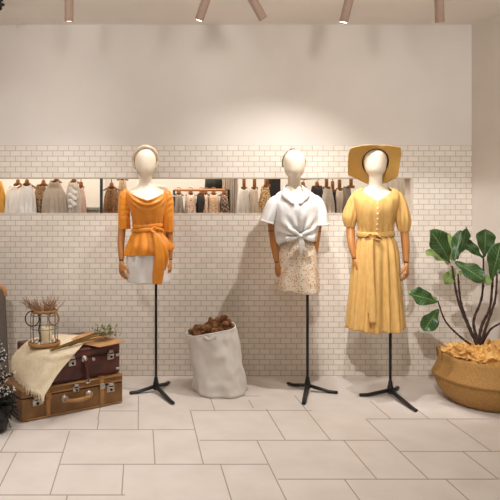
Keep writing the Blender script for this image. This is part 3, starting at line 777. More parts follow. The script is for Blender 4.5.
cn = thing('candle', cd, 'thick ivory candle standing inside the wire lantern', 'candle')
bm = bmesh.new(); lathe(bm, [(.036, 0), (.037, .004), (.037, .105), (.034, .11), (.02, .104), (.002, .103)], 28); obj('wax', bm, M['candle'], cn)
bm = bmesh.new(); tube(bm, [(0, 0, .1), (.001, 0, .112), (.003, 0, .122)], .0016, n=6); obj('wick', bm, M['twig_dark'], cn)
bm = bmesh.new()
for k in range(46):
    t = random.uniform(0, 2*PI); r = random.uniform(.045, .088)
    ball(bm, (r*math.cos(t), r*math.sin(t), .0205+random.uniform(0, .008)), random.uniform(.006, .011), (1, 1, .7), 1)
pb = obj('white_pebbles', bm, M['pebble']); pb.location = lc
tag(pb, 'white pebbles spread round the candle in the lantern tray', 'pebbles', kind='stuff')
def branch(bm, p, d, ln, r, depth, spread=.5):
    q = p+d*ln*.5+Vector((random.uniform(-1, 1), random.uniform(-1, 1), random.uniform(-1, 1)))*ln*.08
    e = p+d*ln
    tube(bm, [p, q, e], [r, r*.85, r*.6], n=5)
    if depth:
        for k in range(random.choice((2, 3))):
            nd = (d+Vector((random.uniform(-1, 1), random.uniform(-.7, .7), random.uniform(-.4, .8)))*spread).normalized()
            branch(bm, e if k else q, nd, ln*random.uniform(.55, .8), r*.62, depth-1, spread)
bm = bmesh.new()
for k in range(44):
    a = random.uniform(0, 2*PI); rr = random.uniform(.0, .07)
    dx = math.cos(a)*.95
    d = Vector((dx-.2, math.sin(a)*.4, .8)).normalized()
    branch(bm, Vector((rr*math.cos(a), rr*math.sin(a)*.8, .215)), d, random.uniform(.035, .06), .0035, 2, .6)
for k in range(4): branch(bm, Vector((-.03, 0, .22)), Vector((-.75, -.1, .6)).normalized(), .07, .0032, 2, .5)
bt = thing('dried_twigs', lc, 'bunch of dried brown coral-like twigs on top of the wire lantern', 'twigs')
for ch in (obj('twigs', bm, M['twig'], bt),): ch['kind'] = 'stuff'
bm = bmesh.new(); tube(bm, catmull([(-.028, -.03, .218), (-.02, -.03, .16), (-.032, -.03, .11), (-.022, -.032, .06), (-.03, -.03, .018)], 4), .005, n=8); obj('hanging_stalk', bm, M['twig_dark'], bt)

# ------------------------------------------------------------------ wrapped dried bouquet on the dark case
zb = ZT+.012
bq = thing('dried_bouquet', Pz(95, 341, zb), 'dried flower bouquet in brown kraft paper lying on the dark suitcase', 'bouquet')
o0 = Vector(bq.location)
def Q(px, py, z): return Pz(px, py, z)-o0
tip = Q(106, 336, zb+.03); tail = Q(51, 351.5, zb+.008)
bm = bmesh.new()
for k in range(16):
    s_ = tail+Vector((random.uniform(-.012, .012), random.uniform(-.008, .008), random.uniform(0, .012)))+(tip-tail)*random.choice((0, 0, .15, .3))
    e_ = tip+Vector((random.uniform(-.05, .05), random.uniform(-.04, .06), random.uniform(0, .045)))
    tube(bm, [s_, s_.lerp(e_, .5)+Vector((0, 0, .006)), e_], [.0028, .0024, .0016], n=6)
obj('stems', bm, M['drystem'], bq)
# paper: two flared sheets
def sheet(pts):
    bm = bmesh.new(); gg = grid_spline(pts, 6)
    V = [[bm.verts.new(p) for p in r] for r in gg]
    for j in range(len(V)-1):
        for i in range(len(V[0])-1): bm.faces.new((V[j][i], V[j][i+1], V[j+1][i+1], V[j+1][i]))
    return bm
b1 = sheet([[Q(83, 344.5, zb), Q(90, 345.5, zb), Q(99, 347.2, zb+.004)], [Q(96, 340, zb+.002), Q(103, 342, zb), Q(110, 345.2, zb+.012)], [Q(109, 337.5, zb+.006), Q(117, 339, zb+.014), Q(125.5, 341.5, zb+.03)]])
pp = obj('paper_wrap', b1, M['kraft'], bq, solid=.002)
b2 = sheet([[Q(71, 339.5, zb+.004), Q(77, 341.5, zb+.004), Q(84, 343.5, zb+.002)], [Q(80, 334.6, zb+.01), Q(87, 337, zb+.004), Q(96, 340, zb+.003)], [Q(91, 331.5, zb+.02), Q(98, 334.5, zb+.01), Q(109, 337, zb+.006)]])
obj('paper_flap', b2, M['kraft'], pp, solid=.002)
bm = bmesh.new()
for k in range(170):
    c = tip+Vector((random.gauss(-.008, .042), random.gauss(.0, .03), abs(random.gauss(.026, .026))))
    d = Vector((random.uniform(-.3, 1), random.uniform(-1, 1), random.uniform(-.1, 1))).normalized(); a, b = frame(d, Vector((0, 0, 1))); l = random.uniform(.018, .034)
    v = [bm.verts.new(c), bm.verts.new(c+d*l*.5+a*l*.24), bm.verts.new(c+d*l), bm.verts.new(c+d*l*.5-a*l*.24)]; bm.faces.new(v)
lf = obj('leaves', bm, M['dryleaf'], bq, solid=.001); lf['kind'] = 'stuff'
for dx, dy, dz, r in ((-.03, -.015, .035, .019), (.0, -.02, .03, .022), (.02, .01, .045, .018), (-.01, .02, .052, .017), (.04, -.01, .03, .016), (-.05, .005, .028, .014)):
    bm = bmesh.new(); ctr = tip+Vector((dx, dy, dz))
    bmesh.ops.create_icosphere(bm, subdivisions=3, radius=r, matrix=Matrix.Translation(ctr))
    for v in bm.verts:
        q = v.co-ctr; v.co = ctr+q*(1+.35*nz(q.x*240, q.y*240, q.z*240))
    obj('flower_head', bm, M['dryflower'], bq)

# ------------------------------------------------------------------ canvas bag with pine cones
bd = 4.66; bb = P(220.5, CY, bd); bb.z = 0
bag = thing('canvas_bag', bb, 'slouchy white canvas bag full of pine cones standing by the tiled wall', 'bag')
bs = F/bd; BR = .182
def bag_pt(th, t, shrink=0):
    """t 0 bottom .. 1 rim"""
    lean = Vector((-.066*t**1.2, .02*t, 0))
    r = BR*(1.0+.02*math.sin(t*PI)+.05*sst(.12, 0, t)-.01*t)-shrink
    r += .006*math.sin(th*5+t*4)*(1-t*.5)+.020*nz(math.cos(th)*2.0+t*1.5, math.sin(th)*2.0, t*3.2+2)+.010*nz(math.cos(th)*5+7, math.sin(th)*5, t*7)+.006*sst(.3, 0, t)*math.sin(th*9)
    h = .445+.034*math.cos(th)+.005*math.sin(th*3)
    sag = .018*math.exp(-((t-.1)/.05)**2)
    return Vector((r*math.cos(th)*1.0, r*math.sin(th)*.95, 0))+lean+Vector((0, 0, .004+h*t))
bm = bmesh.new(); N_ = 72
rings = [[bag_pt(2*PI*i/N_, 0)*.97*Vector((1, 1, 0)).length/Vector((1, 1, 0)).length for i in range(N_)]]+[[bag_pt(2*PI*i/N_, t/40) for i in range(N_)] for t in range(1, 41)]
rings += [[bag_pt(2*PI*i/N_, 1-t/12*.5, .006) for i in range(N_)] for t in range(0, 7)]
loft(bm, rings, True, True); obj('bag_body', bm, M['canvas'], bag)
bm = bmesh.new(); tube(bm, [bag_pt(2*PI*i/N_, 1.0, .002) for i in range(N_+1)], .0052, n=8, cap=False); obj('hem', bm, M['canvas'], bag)
for th in (-PI*.56, PI*.50):
    bm = bmesh.new(); o_ = -1 if th < 0 else 1
    pA, pB = bag_pt(th-.22, .97, -.006), bag_pt(th+.22, .97, -.006); mid = (pA+pB)/2
    out = Vector((0, o_, 0))
    up = .0 if th < 0 else .05
    ribbon(bm, [pA+Vector((0, 0, -.03)), pA+out*.006, mid+out*.02+Vector((0, 0, up if up else -.018)), pB+out*.006, pB+Vector((0, 0, -.03))], [.009]*5, nrm_hint=out, thick=.002)
    obj('handle', bm, M['canvas'], bag)
# pine cone: overlapping scales in a spiral on a core
bm = bmesh.new(); ball(bm, (0, 0, .03), .016, (1, 1, 1.9), 2)
for k in range(58):
    f = k/57; a = k*2.39996; z = .004+.055*f; r = .0265*math.sin(PI*(.16+.80*f))**.8
    d = Vector((math.cos(a), math.sin(a), .25+.75*f)).normalized(); s_ = Vector((-math.sin(a), math.cos(a), 0)); u_ = d.cross(s_)
    b_ = Vector((0, 0, z)); l = r+.006
    v = [bm.verts.new(p) for p in (b_+s_*.003, b_+d*l*.7+s_*.009, b_+d*l-u_*.003, b_+d*l*.7-s_*.009, b_-s_*.003, b_+d*l*.75+u_*-.004)]
    bm.faces.new((v[0], v[1], v[5])); bm.faces.new((v[1], v[2], v[5])); bm.faces.new((v[2], v[3], v[5])); bm.faces.new((v[3], v[4], v[5]))
    bm.faces.new((v[0], v[4], v[3], v[1])); bm.faces.new((v[1], v[3], v[2]))
cone = obj('pine_cone', bm, M['cone'], smooth=False)
tag(cone, 'brown pine cone heaped in the white canvas bag', 'pine cone', 'pine cones in the canvas bag')
rc = bag_pt(0, 1)*.5+bag_pt(PI, 1)*.5
spots = []; tries = 0
while len(spots) < 84 and tries < 20000:
    tries += 1
    a = random.uniform(0, 2*PI); r = math.sqrt(random.random())*.138
    x, y = r*math.cos(a), r*math.sin(a)
    z = -.045+.19*x+.052*(1-(r/.15)**2)+random.choice((0, .012, .024))+.026*sst(-.03, .06, x)
    p = Vector((x, y, z))
    if all((p-q).length > .027 for q in spots): spots.append(p)
for k, p in enumerate(spots):
    c_ = cone if k == 0 else cone.copy()
    if k: col.objects.link(c_)
    c_.location = bb+rc+p; c_.rotation_euler = (random.uniform(-1.6, 1.6), random.uniform(-1.6, 1.6), random.uniform(0, 6)); sc_ = random.uniform(.62, .85); c_.scale = (sc_,)*3

# ------------------------------------------------------------------ belly basket with the fig
kd = 4.4; kb = Vector((2.412, kd-D, 0))
bk = thing('belly_basket', kb, 'large woven seagrass belly basket in the right corner', 'basket')
bm = bmesh.new()
lathe(bm, [(.02, .0), (.225, .0), (.255, .012), (.30, .05), (.338, .105), (.352, .15), (.354, .172), (.366, .178), (.371, .186), (.366, .196), (.354, .22), (.338, .26), (.326, .30), (.322, .325), (.312, .330), (.306, .322), (.310, .29), (.325, .23), (.335, .16), (.25, .12), (.01, .12)], 72, disp=lambda th, z: (.006*math.sin(th*3+1)+.004*math.sin(th*7))*sst(0, .2, z))
obj('basket_body', bm, M['basket'], bk)
for th in (PI*.93, PI*1.93):
    c, s = math.cos(th), math.sin(th); bm = bmesh.new(); tg = Vector((-s, c, 0)); rad = Vector((c, s, 0))
    stube(bm, [rad*.33-tg*.05+Vector((0, 0, .29)), rad*.335-tg*.035+Vector((0, 0, .35)), rad*.34+Vector((0, 0, .375)), rad*.335+tg*.035+Vector((0, 0, .35)), rad*.33+tg*.05+Vector((0, 0, .29))], [.008]*5, n=10)
    obj('handle', bm, M['basket'], bk)
cnt = 0
for k in range(15):
    a = k*2.4+.4; r = .06+.145*math.sqrt(k/14) if k else .03
    bm = bmesh.new(); bmesh.ops.create_icosphere(bm, subdivisions=4, radius=.08)
    sd = random.uniform(0, 50)
    for v in bm.verts:
        q = v.co.normalized(); n1 = abs(nz(q.x*2.2+sd, q.y*2.2, q.z*2.2)); n2 = abs(nz(q.x*5+sd, q.y*5, q.z*5))
        n3 = abs(nz(q.x*11+sd, q.y*11, q.z*11)); v.co = q*.08*(.62+1.0*n1+.75*n2+.35*n3); v.co.z *= .8
    o = obj('crumpled_paper', bm, M['paper'], smooth=False)
    o.location = kb+Vector((r*math.cos(a), r*math.sin(a), .285+random.uniform(-.005, .035)+.025*(r < .15)))
    o.rotation_euler = (0, 0, random.uniform(0, 6))
    tag(o, 'crumpled golden-brown paper stuffed round the fig stems in the basket', 'paper', 'crumpled paper in the basket')
fb = P(480, CY, 4.38); fb.z = .30
fig = thing('fiddle_leaf_fig', fb, 'fiddle-leaf fig with large dark green leaves growing from the seagrass basket', 'plant')
def FP(px, py, d): return P(px, py, d)-fb
bm = bmesh.new()
tube(bm, [Vector((0, 0, -.12)), FP(480.5, 362, 4.38), FP(478.5, 350, 4.38), FP(477, 343, 4.38)], [.02, .02, .0175, .015], n=10)
obj('trunk', bm, M['bark'], fig)
stems = [([(478, 346, 4.38), (470, 330, 4.39), (458, 300, 4.40), (452, 266, 4.40)], .0115),
         ([(477, 343, 4.38), (467.6, 323, 4.42), (460.5, 300, 4.44), (458, 274, 4.44)], .010),
         ([(477.5, 340, 4.38), (473.6, 321, 4.45), (482, 296, 4.48), (483.5, 258, 4.46)], .010),
         ([(478, 344, 4.38), (482, 325, 4.36), (490, 307, 4.35), (493, 276, 4.35)], .011),
         ([(480, 346, 4.38), (486, 327, 4.33), (495, 300, 4.30), (497, 274, 4.30)], .010),
         ([(477, 348, 4.38), (463, 339, 4.36), (446, 322, 4.34), (437.8, 301, 4.34)], .008),
         ([(480, 348, 4.38), (490, 330, 4.40), (503, 321, 4.42), (516, 305, 4.44)], .008)]
for pts, r in stems:
    bm = bmesh.new(); q = catmull([FP(*p) for p in pts], 8); n_ = len(q)
    tube(bm, q, [r*(1-.45*i/(n_-1))*(1+.22*(i % 3 == 0)) for i in range(n_)], n=8)
    for i in range(3, n_-1, 3):
        a = i*2.1; ball(bm, q[i]+Vector((math.cos(a)*r*.8, math.sin(a)*r*.8, 0)), r*.55, (1, 1, .7), 1)
    obj('stem', bm, M['bark'], fig)
# leaf material: green blade with pale midrib and side veins, in the leaf's own coordinates
def leaf_mat(name, g1, g2, vein):
    m, nt, b = newmat(name); N = nt.nodes; K = nt.links
    uv = N.new('ShaderNodeUVMap'); sp_ = N.new('ShaderNodeSeparateXYZ'); K.new(uv.outputs[0], sp_.inputs[0])
    ab = N.new('ShaderNodeMath'); ab.operation = 'ABSOLUTE'; K.new(sp_.outputs['X'], ab.inputs[0])
    # side veins: bands slanting with distance from the midrib
    m1_ = N.new('ShaderNodeMath'); m1_.operation = 'MULTIPLY_ADD'; K.new(ab.outputs[0], m1_.inputs[0]); m1_.inputs[1].default_value = -.45; K.new(sp_.outputs['Y'], m1_.inputs[2])
    fr_ = N.new('ShaderNodeMath'); fr_.operation = 'MULTIPLY'; K.new(m1_.outputs[0], fr_.inputs[0]); fr_.inputs[1].default_value = 7.5
    pg = N.new('ShaderNodeMath'); pg.operation = 'PINGPONG'; K.new(fr_.outputs[0], pg.inputs[0]); pg.inputs[1].default_value = .8
    lt = N.new('ShaderNodeMath'); lt.operation = 'LESS_THAN'; K.new(pg.outputs[0], lt.inputs[0]); lt.inputs[1].default_value = .055
    l2 = N.new('ShaderNodeMath'); l2.operation = 'LESS_THAN'; K.new(ab.outputs[0], l2.inputs[0]); l2.inputs[1].default_value = .045
    mx_ = N.new('ShaderNodeMath'); mx_.operation = 'MAXIMUM'; K.new(lt.outputs[0], mx_.inputs[0]); K.new(l2.outputs[0], mx_.inputs[1])
    n = N.new('ShaderNodeTexNoise'); n.inputs['Scale'].default_value = 9; tc = N.new('ShaderNodeTexCoord'); K.new(tc.outputs['Object'], n.inputs['Vector'])
    r = N.new('ShaderNodeValToRGB'); r.color_ramp.elements[0].color = c4(g1); r.color_ramp.elements[1].color = c4(g2); K.new(n.outputs['Fac'], r.inputs['Fac'])
    mx = N.new('ShaderNodeMix'); mx.data_type = 'RGBA'; K.new(mx_.outputs[0], mx.inputs[0]); K.new(r.outputs['Color'], mx.inputs[6]); mx.inputs[7].default_value = c4(vein)
    K.new(mx.outputs[2], b.inputs['Base Color']); b.inputs['Roughness'].default_value = .38
    add_translucent(nt, b, .12)
    return m
M['leaf'] = leaf_mat('fig_leaf', (42, 70, 32), (60, 92, 42), (122, 146, 84))
M['leaf_pale'] = leaf_mat('fig_leaf_underside', (122, 142, 74), (140, 158, 90), (170, 182, 120))
def leaf(base, tip, width, face, m='leaf', cup=.25, twist=0):
    """obovate wavy blade from base to tip; face = blade normal hint"""
    base, tip = Vector(base), Vector(tip); ax = tip-base; ln = ax.length; ax.normalize()
    sd = ax.cross(Vector(face)).normalized(); nn = sd.cross(ax).normalized()
    bm = bmesh.new(); uvl = bm.loops.layers.uv.new('UVMap'); nu, nv = 10, 18; ph = random.uniform(0, 6)
    V = []; U = {}
    for j in range(nv+1):
        t = j/nv
        wv = (math.sin(PI*t**1.25)**.62)*(.62+.52*t)*.86 if 0 < t < 1 else .02
        wv *= 1-.16*math.exp(-((t-.36)/.12)**2)
        row = []
        for i in range(nu+1):
            s_ = -1+2*i/nu
            o_ = cup*abs(s_)**1.5*width*wv*.6+.010*math.sin(t*15+ph+s_*1.5)*abs(s_)-ln*.16*t*t+.004*math.cos(t*46)*(1-abs(s_))*.5
            v = bm.verts.new(base+ax*ln*t+sd*s_*wv*width+nn*o_); U[v] = (s_, t*2); row.append(v)
        V.append(row)
    for j in range(nv):
        for i in range(nu):
            f = bm.faces.new((V[j][i], V[j][i+1], V[j+1][i+1], V[j+1][i]))
            for lp in f.loops: lp[uvl].uv = U[lp.vert]
    return obj('leaf', bm, M[m], fig, solid=.0015)
V_ = Vector
leaves = [((450, 263, 4.38), (435.5, 231, 4.30), .072, (.15, -.95, .35), 'leaf', .25),
          ((449, 264, 4.42), (427.5, 248.5, 4.45), .045, (.2, -.6, .8), 'leaf_pale', .2),
          ((454, 262, 4.42), (461, 229, 4.46), .040, (-.5, -.8, .2), 'leaf', .4),
          ((457, 259, 4.40), (470.5, 228.5, 4.36), .038, (.5, -.9, .1), 'leaf', .4),
          ((452, 262, 4.44), (447, 231, 4.5), .05, (0, -.8, .5), 'leaf_pale', .3),
          ((483, 258, 4.46), (464.5, 240, 4.44), .036, (-.3, -.8, .5), 'leaf', .3),
          ((484, 257, 4.46), (487.5, 229.5, 4.44), .062, (.05, -1, .1), 'leaf', .22),
          ((491, 279, 4.33), (502, 244, 4.26), .058, (-.25, -1, .15), 'leaf', .25),
          ((455, 262, 4.38), (484.5, 278, 4.25), .058, (-.3, -.75, .65), 'leaf', .25),
          ((458, 274, 4.42), (470, 269, 4.36), .032, (0, -.6, .8), 'leaf_pale', .2),
          ((455, 268, 4.42), (446, 283, 4.38), .038, (.2, -.9, .3), 'leaf_pale', .2),
          ((437.6, 302, 4.34), (413.5, 293, 4.30), .058, (.1, -.85, .5), 'leaf', .25),
          ((437, 299, 4.36), (409.5, 289, 4.40), .026, (.1, -.5, .9), 'leaf_pale', .2),
          ((438, 309, 4.33), (425.5, 330, 4.27), .050, (-.1, -.95, .3), 'leaf', .2),
          ((492, 276, 4.35), (481, 281, 4.30), .040, (0, -.6, .8), 'leaf_pale', .2),
          ((497, 274, 4.30), (507, 240, 4.36), .055, (-.4, -.9, .2), 'leaf', .25),
          ((499, 274, 4.30), (524, 262, 4.25), .058, (0, -.7, .7), 'leaf', .25),
          ((516, 305, 4.44), (530, 286, 4.40), .055, (0, -.9, .3), 'leaf', .25)]
for b_, t_, w_, f_, m_, cu in leaves: leaf(FP(*b_), FP(*t_), w_*1.42, f_, m_, cu)

# ------------------------------------------------------------------ left edge: frosted shrub and leaning board
tp = Vector((-.905, 3.865-D, 0))
ft = thing('frosted_shrub', tp, 'small dark evergreen shrub with frosted white tips beside the suitcases', 'shrub')
bm = bmesh.new(); lathe(bm, [(.07, 0), (.10, .01), (.115, .10), (.12, .14), (.11, .145), (.1, .13), (.01, .13)], 28); obj('pot', bm, M['pot'], ft)
bm = bmesh.new(); tube(bm, [(0, 0, .1), (.005, 0, .3), (0, 0, .52)], [.012, .01, .004], n=8); obj('trunk', bm, M['twig_dark'], ft)
bn, bf = bmesh.new(), bmesh.new()
for k in range(250):
    z = random.uniform(.02, .52) if k > 110 else random.uniform(.02, .2); a = random.uniform(0, 2*PI); rr = .165*(1-(max(z-.12, 0)/.50)**1.5)*random.uniform(.62, 1)+.012
    b0 = Vector((0, 0, max(z-.03, .13))); e0 = Vector((rr*math.cos(a), rr*math.sin(a), z+.02))
    if z < .13: b0 = Vector((.09*math.cos(a), .09*math.sin(a), .15))
    tube(bn, [b0, b0.lerp(e0, .6)+Vector((0, 0, .01)), e0], [.003, .0025, .0015], n=4)
    frost = z > .2 or random.random() < .1
    for q in range(13):
        t = random.uniform(.35, 1.05); c = b0.lerp(e0, t); d = Vector((random.uniform(-1, 1), random.uniform(-1, 1), random.uniform(-.4, 1))).normalized(); l = random.uniform(.012, .026)
        tube(bn, [c, c+d*l], [.003, .001], n=3)
        if frost and random.random() < .62: ball(bf, c+d*l, random.uniform(.003, .0062), (1, 1, 1), 1)
o = obj('needles', bn, M['needles'], ft, smooth=False); o['kind'] = 'stuff'
o = obj('frosted_tips', bf, M['frost'], ft); o['kind'] = 'stuff'
bo = P(-14, CY, 4.78); bo.z = 0
br_ = thing('leaning_board', bo, 'tall grey board with a rounded tan wooden top leaning at the left edge', 'board')
hb = H-(288-CY)*4.8/F
def bx_(px): return (px-CX)*4.78/F-bo.x
bm = bmesh.new()
v0 = [(bx_(-34), -.05, 0), (bx_(10.5), -.05, 0), (bx_(4.6), .0, hb), (bx_(-30), .0, hb)]
A_ = [bm.verts.new(p) for p in v0]; B_ = [bm.verts.new((p[0], p[1]+.03, p[2])) for p in v0]
bm.faces.new(A_); bm.faces.new(B_[::-1])
for i in range(4): bm.faces.new((A_[i], A_[(i+1) % 4], B_[(i+1) % 4], B_[i]))
bmesh.ops.bevel(bm, geom=list(bm.edges), offset=.008, segments=2, affect='EDGES')
obj('panel', bm, M['greyboard'], br_, smooth=False)
bm = bmesh.new()
stube(bm, [(bx_(-32), .014, hb-.02), (bx_(-20), .014, hb+.012), (bx_(-4), .014, hb+.012), (bx_(3.2), .014, hb-.008), (bx_(5.2), .012, hb-.06)], [.018, .02, .02, .02, .014], n=14, hint=Vector((0, 1, 0)))
obj('top_rail', bm, M['tanrail'], br_)

# ------------------------------------------------------------------ fitting room behind the slot: rails, hangers, garments
RD = 5.42; RZ = H+38*RD/F
def lx(px, d): return (px-CX)*d/F
rail = thing('clothes_rail', (0, RD-D, RZ), 'long wall-mounted clothes rail running behind the slot', 'rail')
bm = bmesh.new(); tube(bm, [(-1.95, 0, 0), (2.3, 0, 0)], .011, n=12); obj('rod', bm, M['hook'], rail)
for x in (-1.8, -.3, .95, 2.2):
    bm = bmesh.new(); tube(bm, [(x, 0, 0), (x, 0, 2.4-RZ)], .008, n=10); obj('drop_rod', bm, M['hook'], rail)
def hanger(px, d, zrail, topy, hw, label, rot=0, group=None, kind='bar'):
    zt_ = H-(topy-CY)*d/F
    t = thing('hanger', (lx(px, d), d-D, zt_), label, 'hanger', group, rz=rot)
    bm = bmesh.new()
    if kind == 'bar':
        stube(bm, [(-hw, 0, -hw*.42), (-hw*.5, 0, -hw*.16), (0, 0, .006), (hw*.5, 0, -hw*.16), (hw, 0, -hw*.42)], [.007, .011, .017, .011, .007], n=10, flat=(.8, 1.2))
        stube(bm, [(0, 0, -.02), (0, 0, .02), (0, 0, .038)], [.016, .018, .012], n=10)
    else:
        box(bm, (-.013, -.012, -.03), (.013, .012, .05), .004, 2); box(bm, (-hw, -.008, -.045), (hw, .008, -.02), .004, 2)
    obj('bar', bm, M['hanger'], t)
    bm = bmesh.new(); dz = zrail-zt_; r = .02
    pts = [(0, 0, .03), (0, 0, max(dz-.025, .035))]+[(r*math.sin(a)*1.0-0, 0, dz-.003+.013*math.cos(PI-a)+.0) for a in [i*PI/8*1.5-PI*.0 for i in range(1, 8)]]
    tube(bm, pts, .0035, n=6); obj('hook', bm, M['hook'], t)
    return t
def garment(name, pl, pr, topy, m, d, label, cat, wb=None, neck=.05, sl=0, length=.75, folds=9, amp=.012, rot=0, drop=.055, seed=0, hd=.05):
    cx = (pl+pr)/2; hw = (pr-pl)/2*d/F; hb_ = hw*(wb or 1.1); zt_ = H-(topy-CY)*d/F
    o0_ = Vector((lx(cx, d), d-D, zt_))
    nk = min(neck, hw*.55)
    pf = prof_fn([(0, 0, 0, nk, .03), (-.012, 0, 0, nk*1.15, .034), (-drop*.55, 0, 0, nk*.5+hw*.42, hd*.85), (-drop, 0, 0, hw*.82, hd), (-drop-.04, 0, 0, hw*.93, hd*1.15), (-.2, 0, 0, hw, hd*1.25), (-length, 0, 0, hb_, hd*1.5)])
    bm = bmesh.new()
    shell(bm, pf, -length, lambda c, s: -.0-.02*max(0, -s)**2, 80, 44, lambda th, c, s, z, t, w_: amp*sst(-.03, -.25, z)*math.sin(th*folds+seed+z*3)+.006*nz(th*2+seed, z*8, seed))
    if sl:
        for sg in (-1, 1):
            stube(bm, [(sg*hw*.72, 0, -drop*.9), (sg*hw*1.02, 0, -drop-.07), (sg*hw*1.12, -.02, -drop-.2), (sg*hw*1.1, -.03, -drop-sl)], [.03, .045, .048, .04], n=16, cap=False)
    o = obj(name, bm, m, solid=.003); o.location = o0_; o.rotation_euler.z = rot
    tag(o, label, cat)
    return o
W_ = M['whitecloth']
MM = lambda n, a, b=None, **k: M.setdefault(n, mat(n, a, b, rough=.85, nscale=30, bump=.1, **k))
cream = MM('cream_fabric', (228, 216, 200), (220, 206, 190)); greige = MM('greige_fabric', (190, 176, 160), (180, 166, 150)); palegrey = MM('pale_grey_fabric', (204, 196, 186), (196, 187, 177))
pink = MM('dusty_pink_fabric', (206, 178, 164), (198, 168, 154)); amber = MM('amber_fabric', (226, 170, 72), (214, 156, 60)); blackf = MM('black_fabric', (40, 36, 34)); navy = MM('navy_fabric', (52, 50, 56), (44, 42, 48))
grey = MM('grey_fabric', (150, 140, 130), (138, 128, 119)); dgrey = MM('dark_grey_fabric', (104, 96, 90))
leop = spotted('brown_floral', (150, 118, 84), (92, 66, 44), (184, 154, 116), 42, .33); leop2 = spotted('rust_floral', (136, 98, 62), (84, 58, 40), (172, 132, 84), 55, .33)
yfl = spotted('yellow_floral', (232, 214, 178), (206, 138, 40), (150, 100, 50), 48, .36); pfl = spotted('pink_floral', (214, 190, 172), (176, 120, 98), (236, 226, 214), 60, .33)
dfl = spotted('dark_floral', (74, 62, 54), (196, 160, 132), (216, 196, 172), 55, .3); bfl = spotted('beige_floral', (206, 176, 146), (176, 136, 104), (226, 206, 182), 60, .3)
# left bay
garment('blouse', -12, 5, 181, amber, RD, 'amber yellow blouse hanging at the far left end of the slot', 'blouse', seed=1)
garment('blouse', 5.5, 27, 184, W_, RD, 'white blouse hanging between the amber blouse and the open-necked white shirt', 'blouse', seed=2, neck=.03)
garment('shirt', 19, 35, 184, M['shirt'], RD-.10, 'white open-necked shirt hanging second from the left among the white tops', 'shirt', seed=3, neck=.045, wb=1.35)
garment('jacket', 32.5, 49, 184.2, leop, RD, 'brown mottled print jacket hanging beside the taupe dress', 'jacket', seed=4, neck=.03, drop=.085, wb=.95)
garment('dress', 43, 66, 180.3, greige, RD-.06, 'taupe flared dress hanging left of the dress with pale ruffles', 'dress', seed=5, neck=.035, drop=.09, wb=1.35, folds=12)
garment('dress', 66, 80.5, 180.8, palegrey, RD, 'pale grey dress with a white ruffled front', 'dress', seed=6, neck=.03, wb=1.25, folds=11)
garment('top', 76.5, 85, 186.5, pink, RD+.08, 'narrow dusty pink top hanging beside the pale grey ruffled dress', 'top', seed=7, neck=.02, wb=1.1)
hanger(18, RD, RZ, 184, .075, 'wooden hanger holding the white blouse next to the amber one')
hanger(27, RD-.10, RZ, 184, .08, 'wooden hanger holding the open-necked white shirt')
hanger(43.5, RD, RZ, 184.5, .08, 'wooden hanger holding the brown mottled print jacket')
hanger(56.5, RD-.06, RZ, 180.5, .045, 'wooden hanger holding the taupe flared dress')
hanger(74, RD, RZ, 181, .045, 'wooden hanger holding the pale grey ruffled dress')
hanger(81, RD+.08, RZ, 186, .03, 'small hanger holding the dusty pink top')
bm = bmesh.new()
for k in range(12): ball(bm, P(72.5+math.sin(k*2.1)*2.6, 184.5+k*2.0, RD-.075), .02, (1.0, .5, .8), 2)
tag(obj('ruffle_scarf', bm, W_), 'white ruffled scarf hanging down the front of the pale grey dress', 'scarf')
# white cupboard and low bench at the back of the left bay
cbx = lx(84, 6.3); cbx2 = lx(99.2, 6.3)
cp = thing('cupboard', ((cbx+cbx2)/2, 6.3-D, 0), 'white cupboard panel seen at the right end of the left bay', 'cupboard')
bm = bmesh.new(); hw_ = (cbx2-cbx)/2+.05; box(bm, (-hw_, -.12, 0), (hw_, .12, 1.95), .004, 1); obj('carcass', bm, M['white'], cp, smooth=False)
bm = bmesh.new(); box(bm, (-hw_+.02, -.135, .45), (hw_-.02, -.12, 1.9), .004, 1); dr_ = obj('door', bm, M['white'], cp, smooth=False)
bm = bmesh.new(); ball(bm, (.0, -.15, 1.05), .014); obj('knob', bm, M['hook'], dr_)
gx0, gx1 = lx(86, 5.75), lx(99.5, 5.75); zt_ = H-(207-CY)*5.75/F
bn_ = thing('side_cabinet', ((gx0+gx1)/2, 5.75-D, 0), 'low grey-green cabinet in front of the white cupboard', 'cabinet')
bm = bmesh.new(); w2 = (gx1-gx0)/2; box(bm, (-w2, -.13, 0), (w2, .13, zt_-.03), .006, 2); obj('carcass', bm, MM('grey_green_paint', (132, 132, 116)), bn_, smooth=False)
bm = bmesh.new(); box(bm, (-w2-.008, -.14, zt_-.03), (w2+.008, .14, zt_), .006, 2); obj('top_board', bm, MM('grey_green_top', (150, 150, 134)), bn_, smooth=False)
# middle bay
garment('jacket', 103.5, 120, 187, leop2, RD, 'rust and brown print jacket hanging left of the orange mannequin', 'jacket', seed=8, neck=.028, drop=.07, wb=1.0)
hanger(111.5, RD, RZ, 187, .07, 'wooden hanger holding the rust print jacket')
garment('scarf', 118, 127, 178.5, bfl, RD+.1, 'beige patterned scarf hanging behind the orange sleeve', 'scarf', seed=9, neck=.03)
hanger(122.5, RD+.1, RZ, 178, .05, 'wooden hanger holding the beige patterned scarf')
def sunhat(px, py, d, label, m):
    t = thing('sun_hat', P(px, py, d), label, 'hat')
    bm = bmesh.new(); lathe(bm, [(.0, .085), (.05, .08), (.075, .055), (.08, .0), (.14, -.012), (.142, -.016), (.08, -.006), (.076, 0)], 32, cap0=False, cap1=False); obj('hat_shell', bm, m, t)
    bm = bmesh.new(); lathe(bm, [(.0805, .004), (.081, .02), (.0795, .022)], 32, cap0=False, cap1=False); obj('ribbon', bm, M['hband2'], t)
    return t
shf = thing('hat_stand', P(159.5, CY, RD+.05)*1, 'slim hat stand behind the orange mannequin', 'stand')
shf.location.z = 0; zh = H-(187.5-CY)*(RD+.05)/F
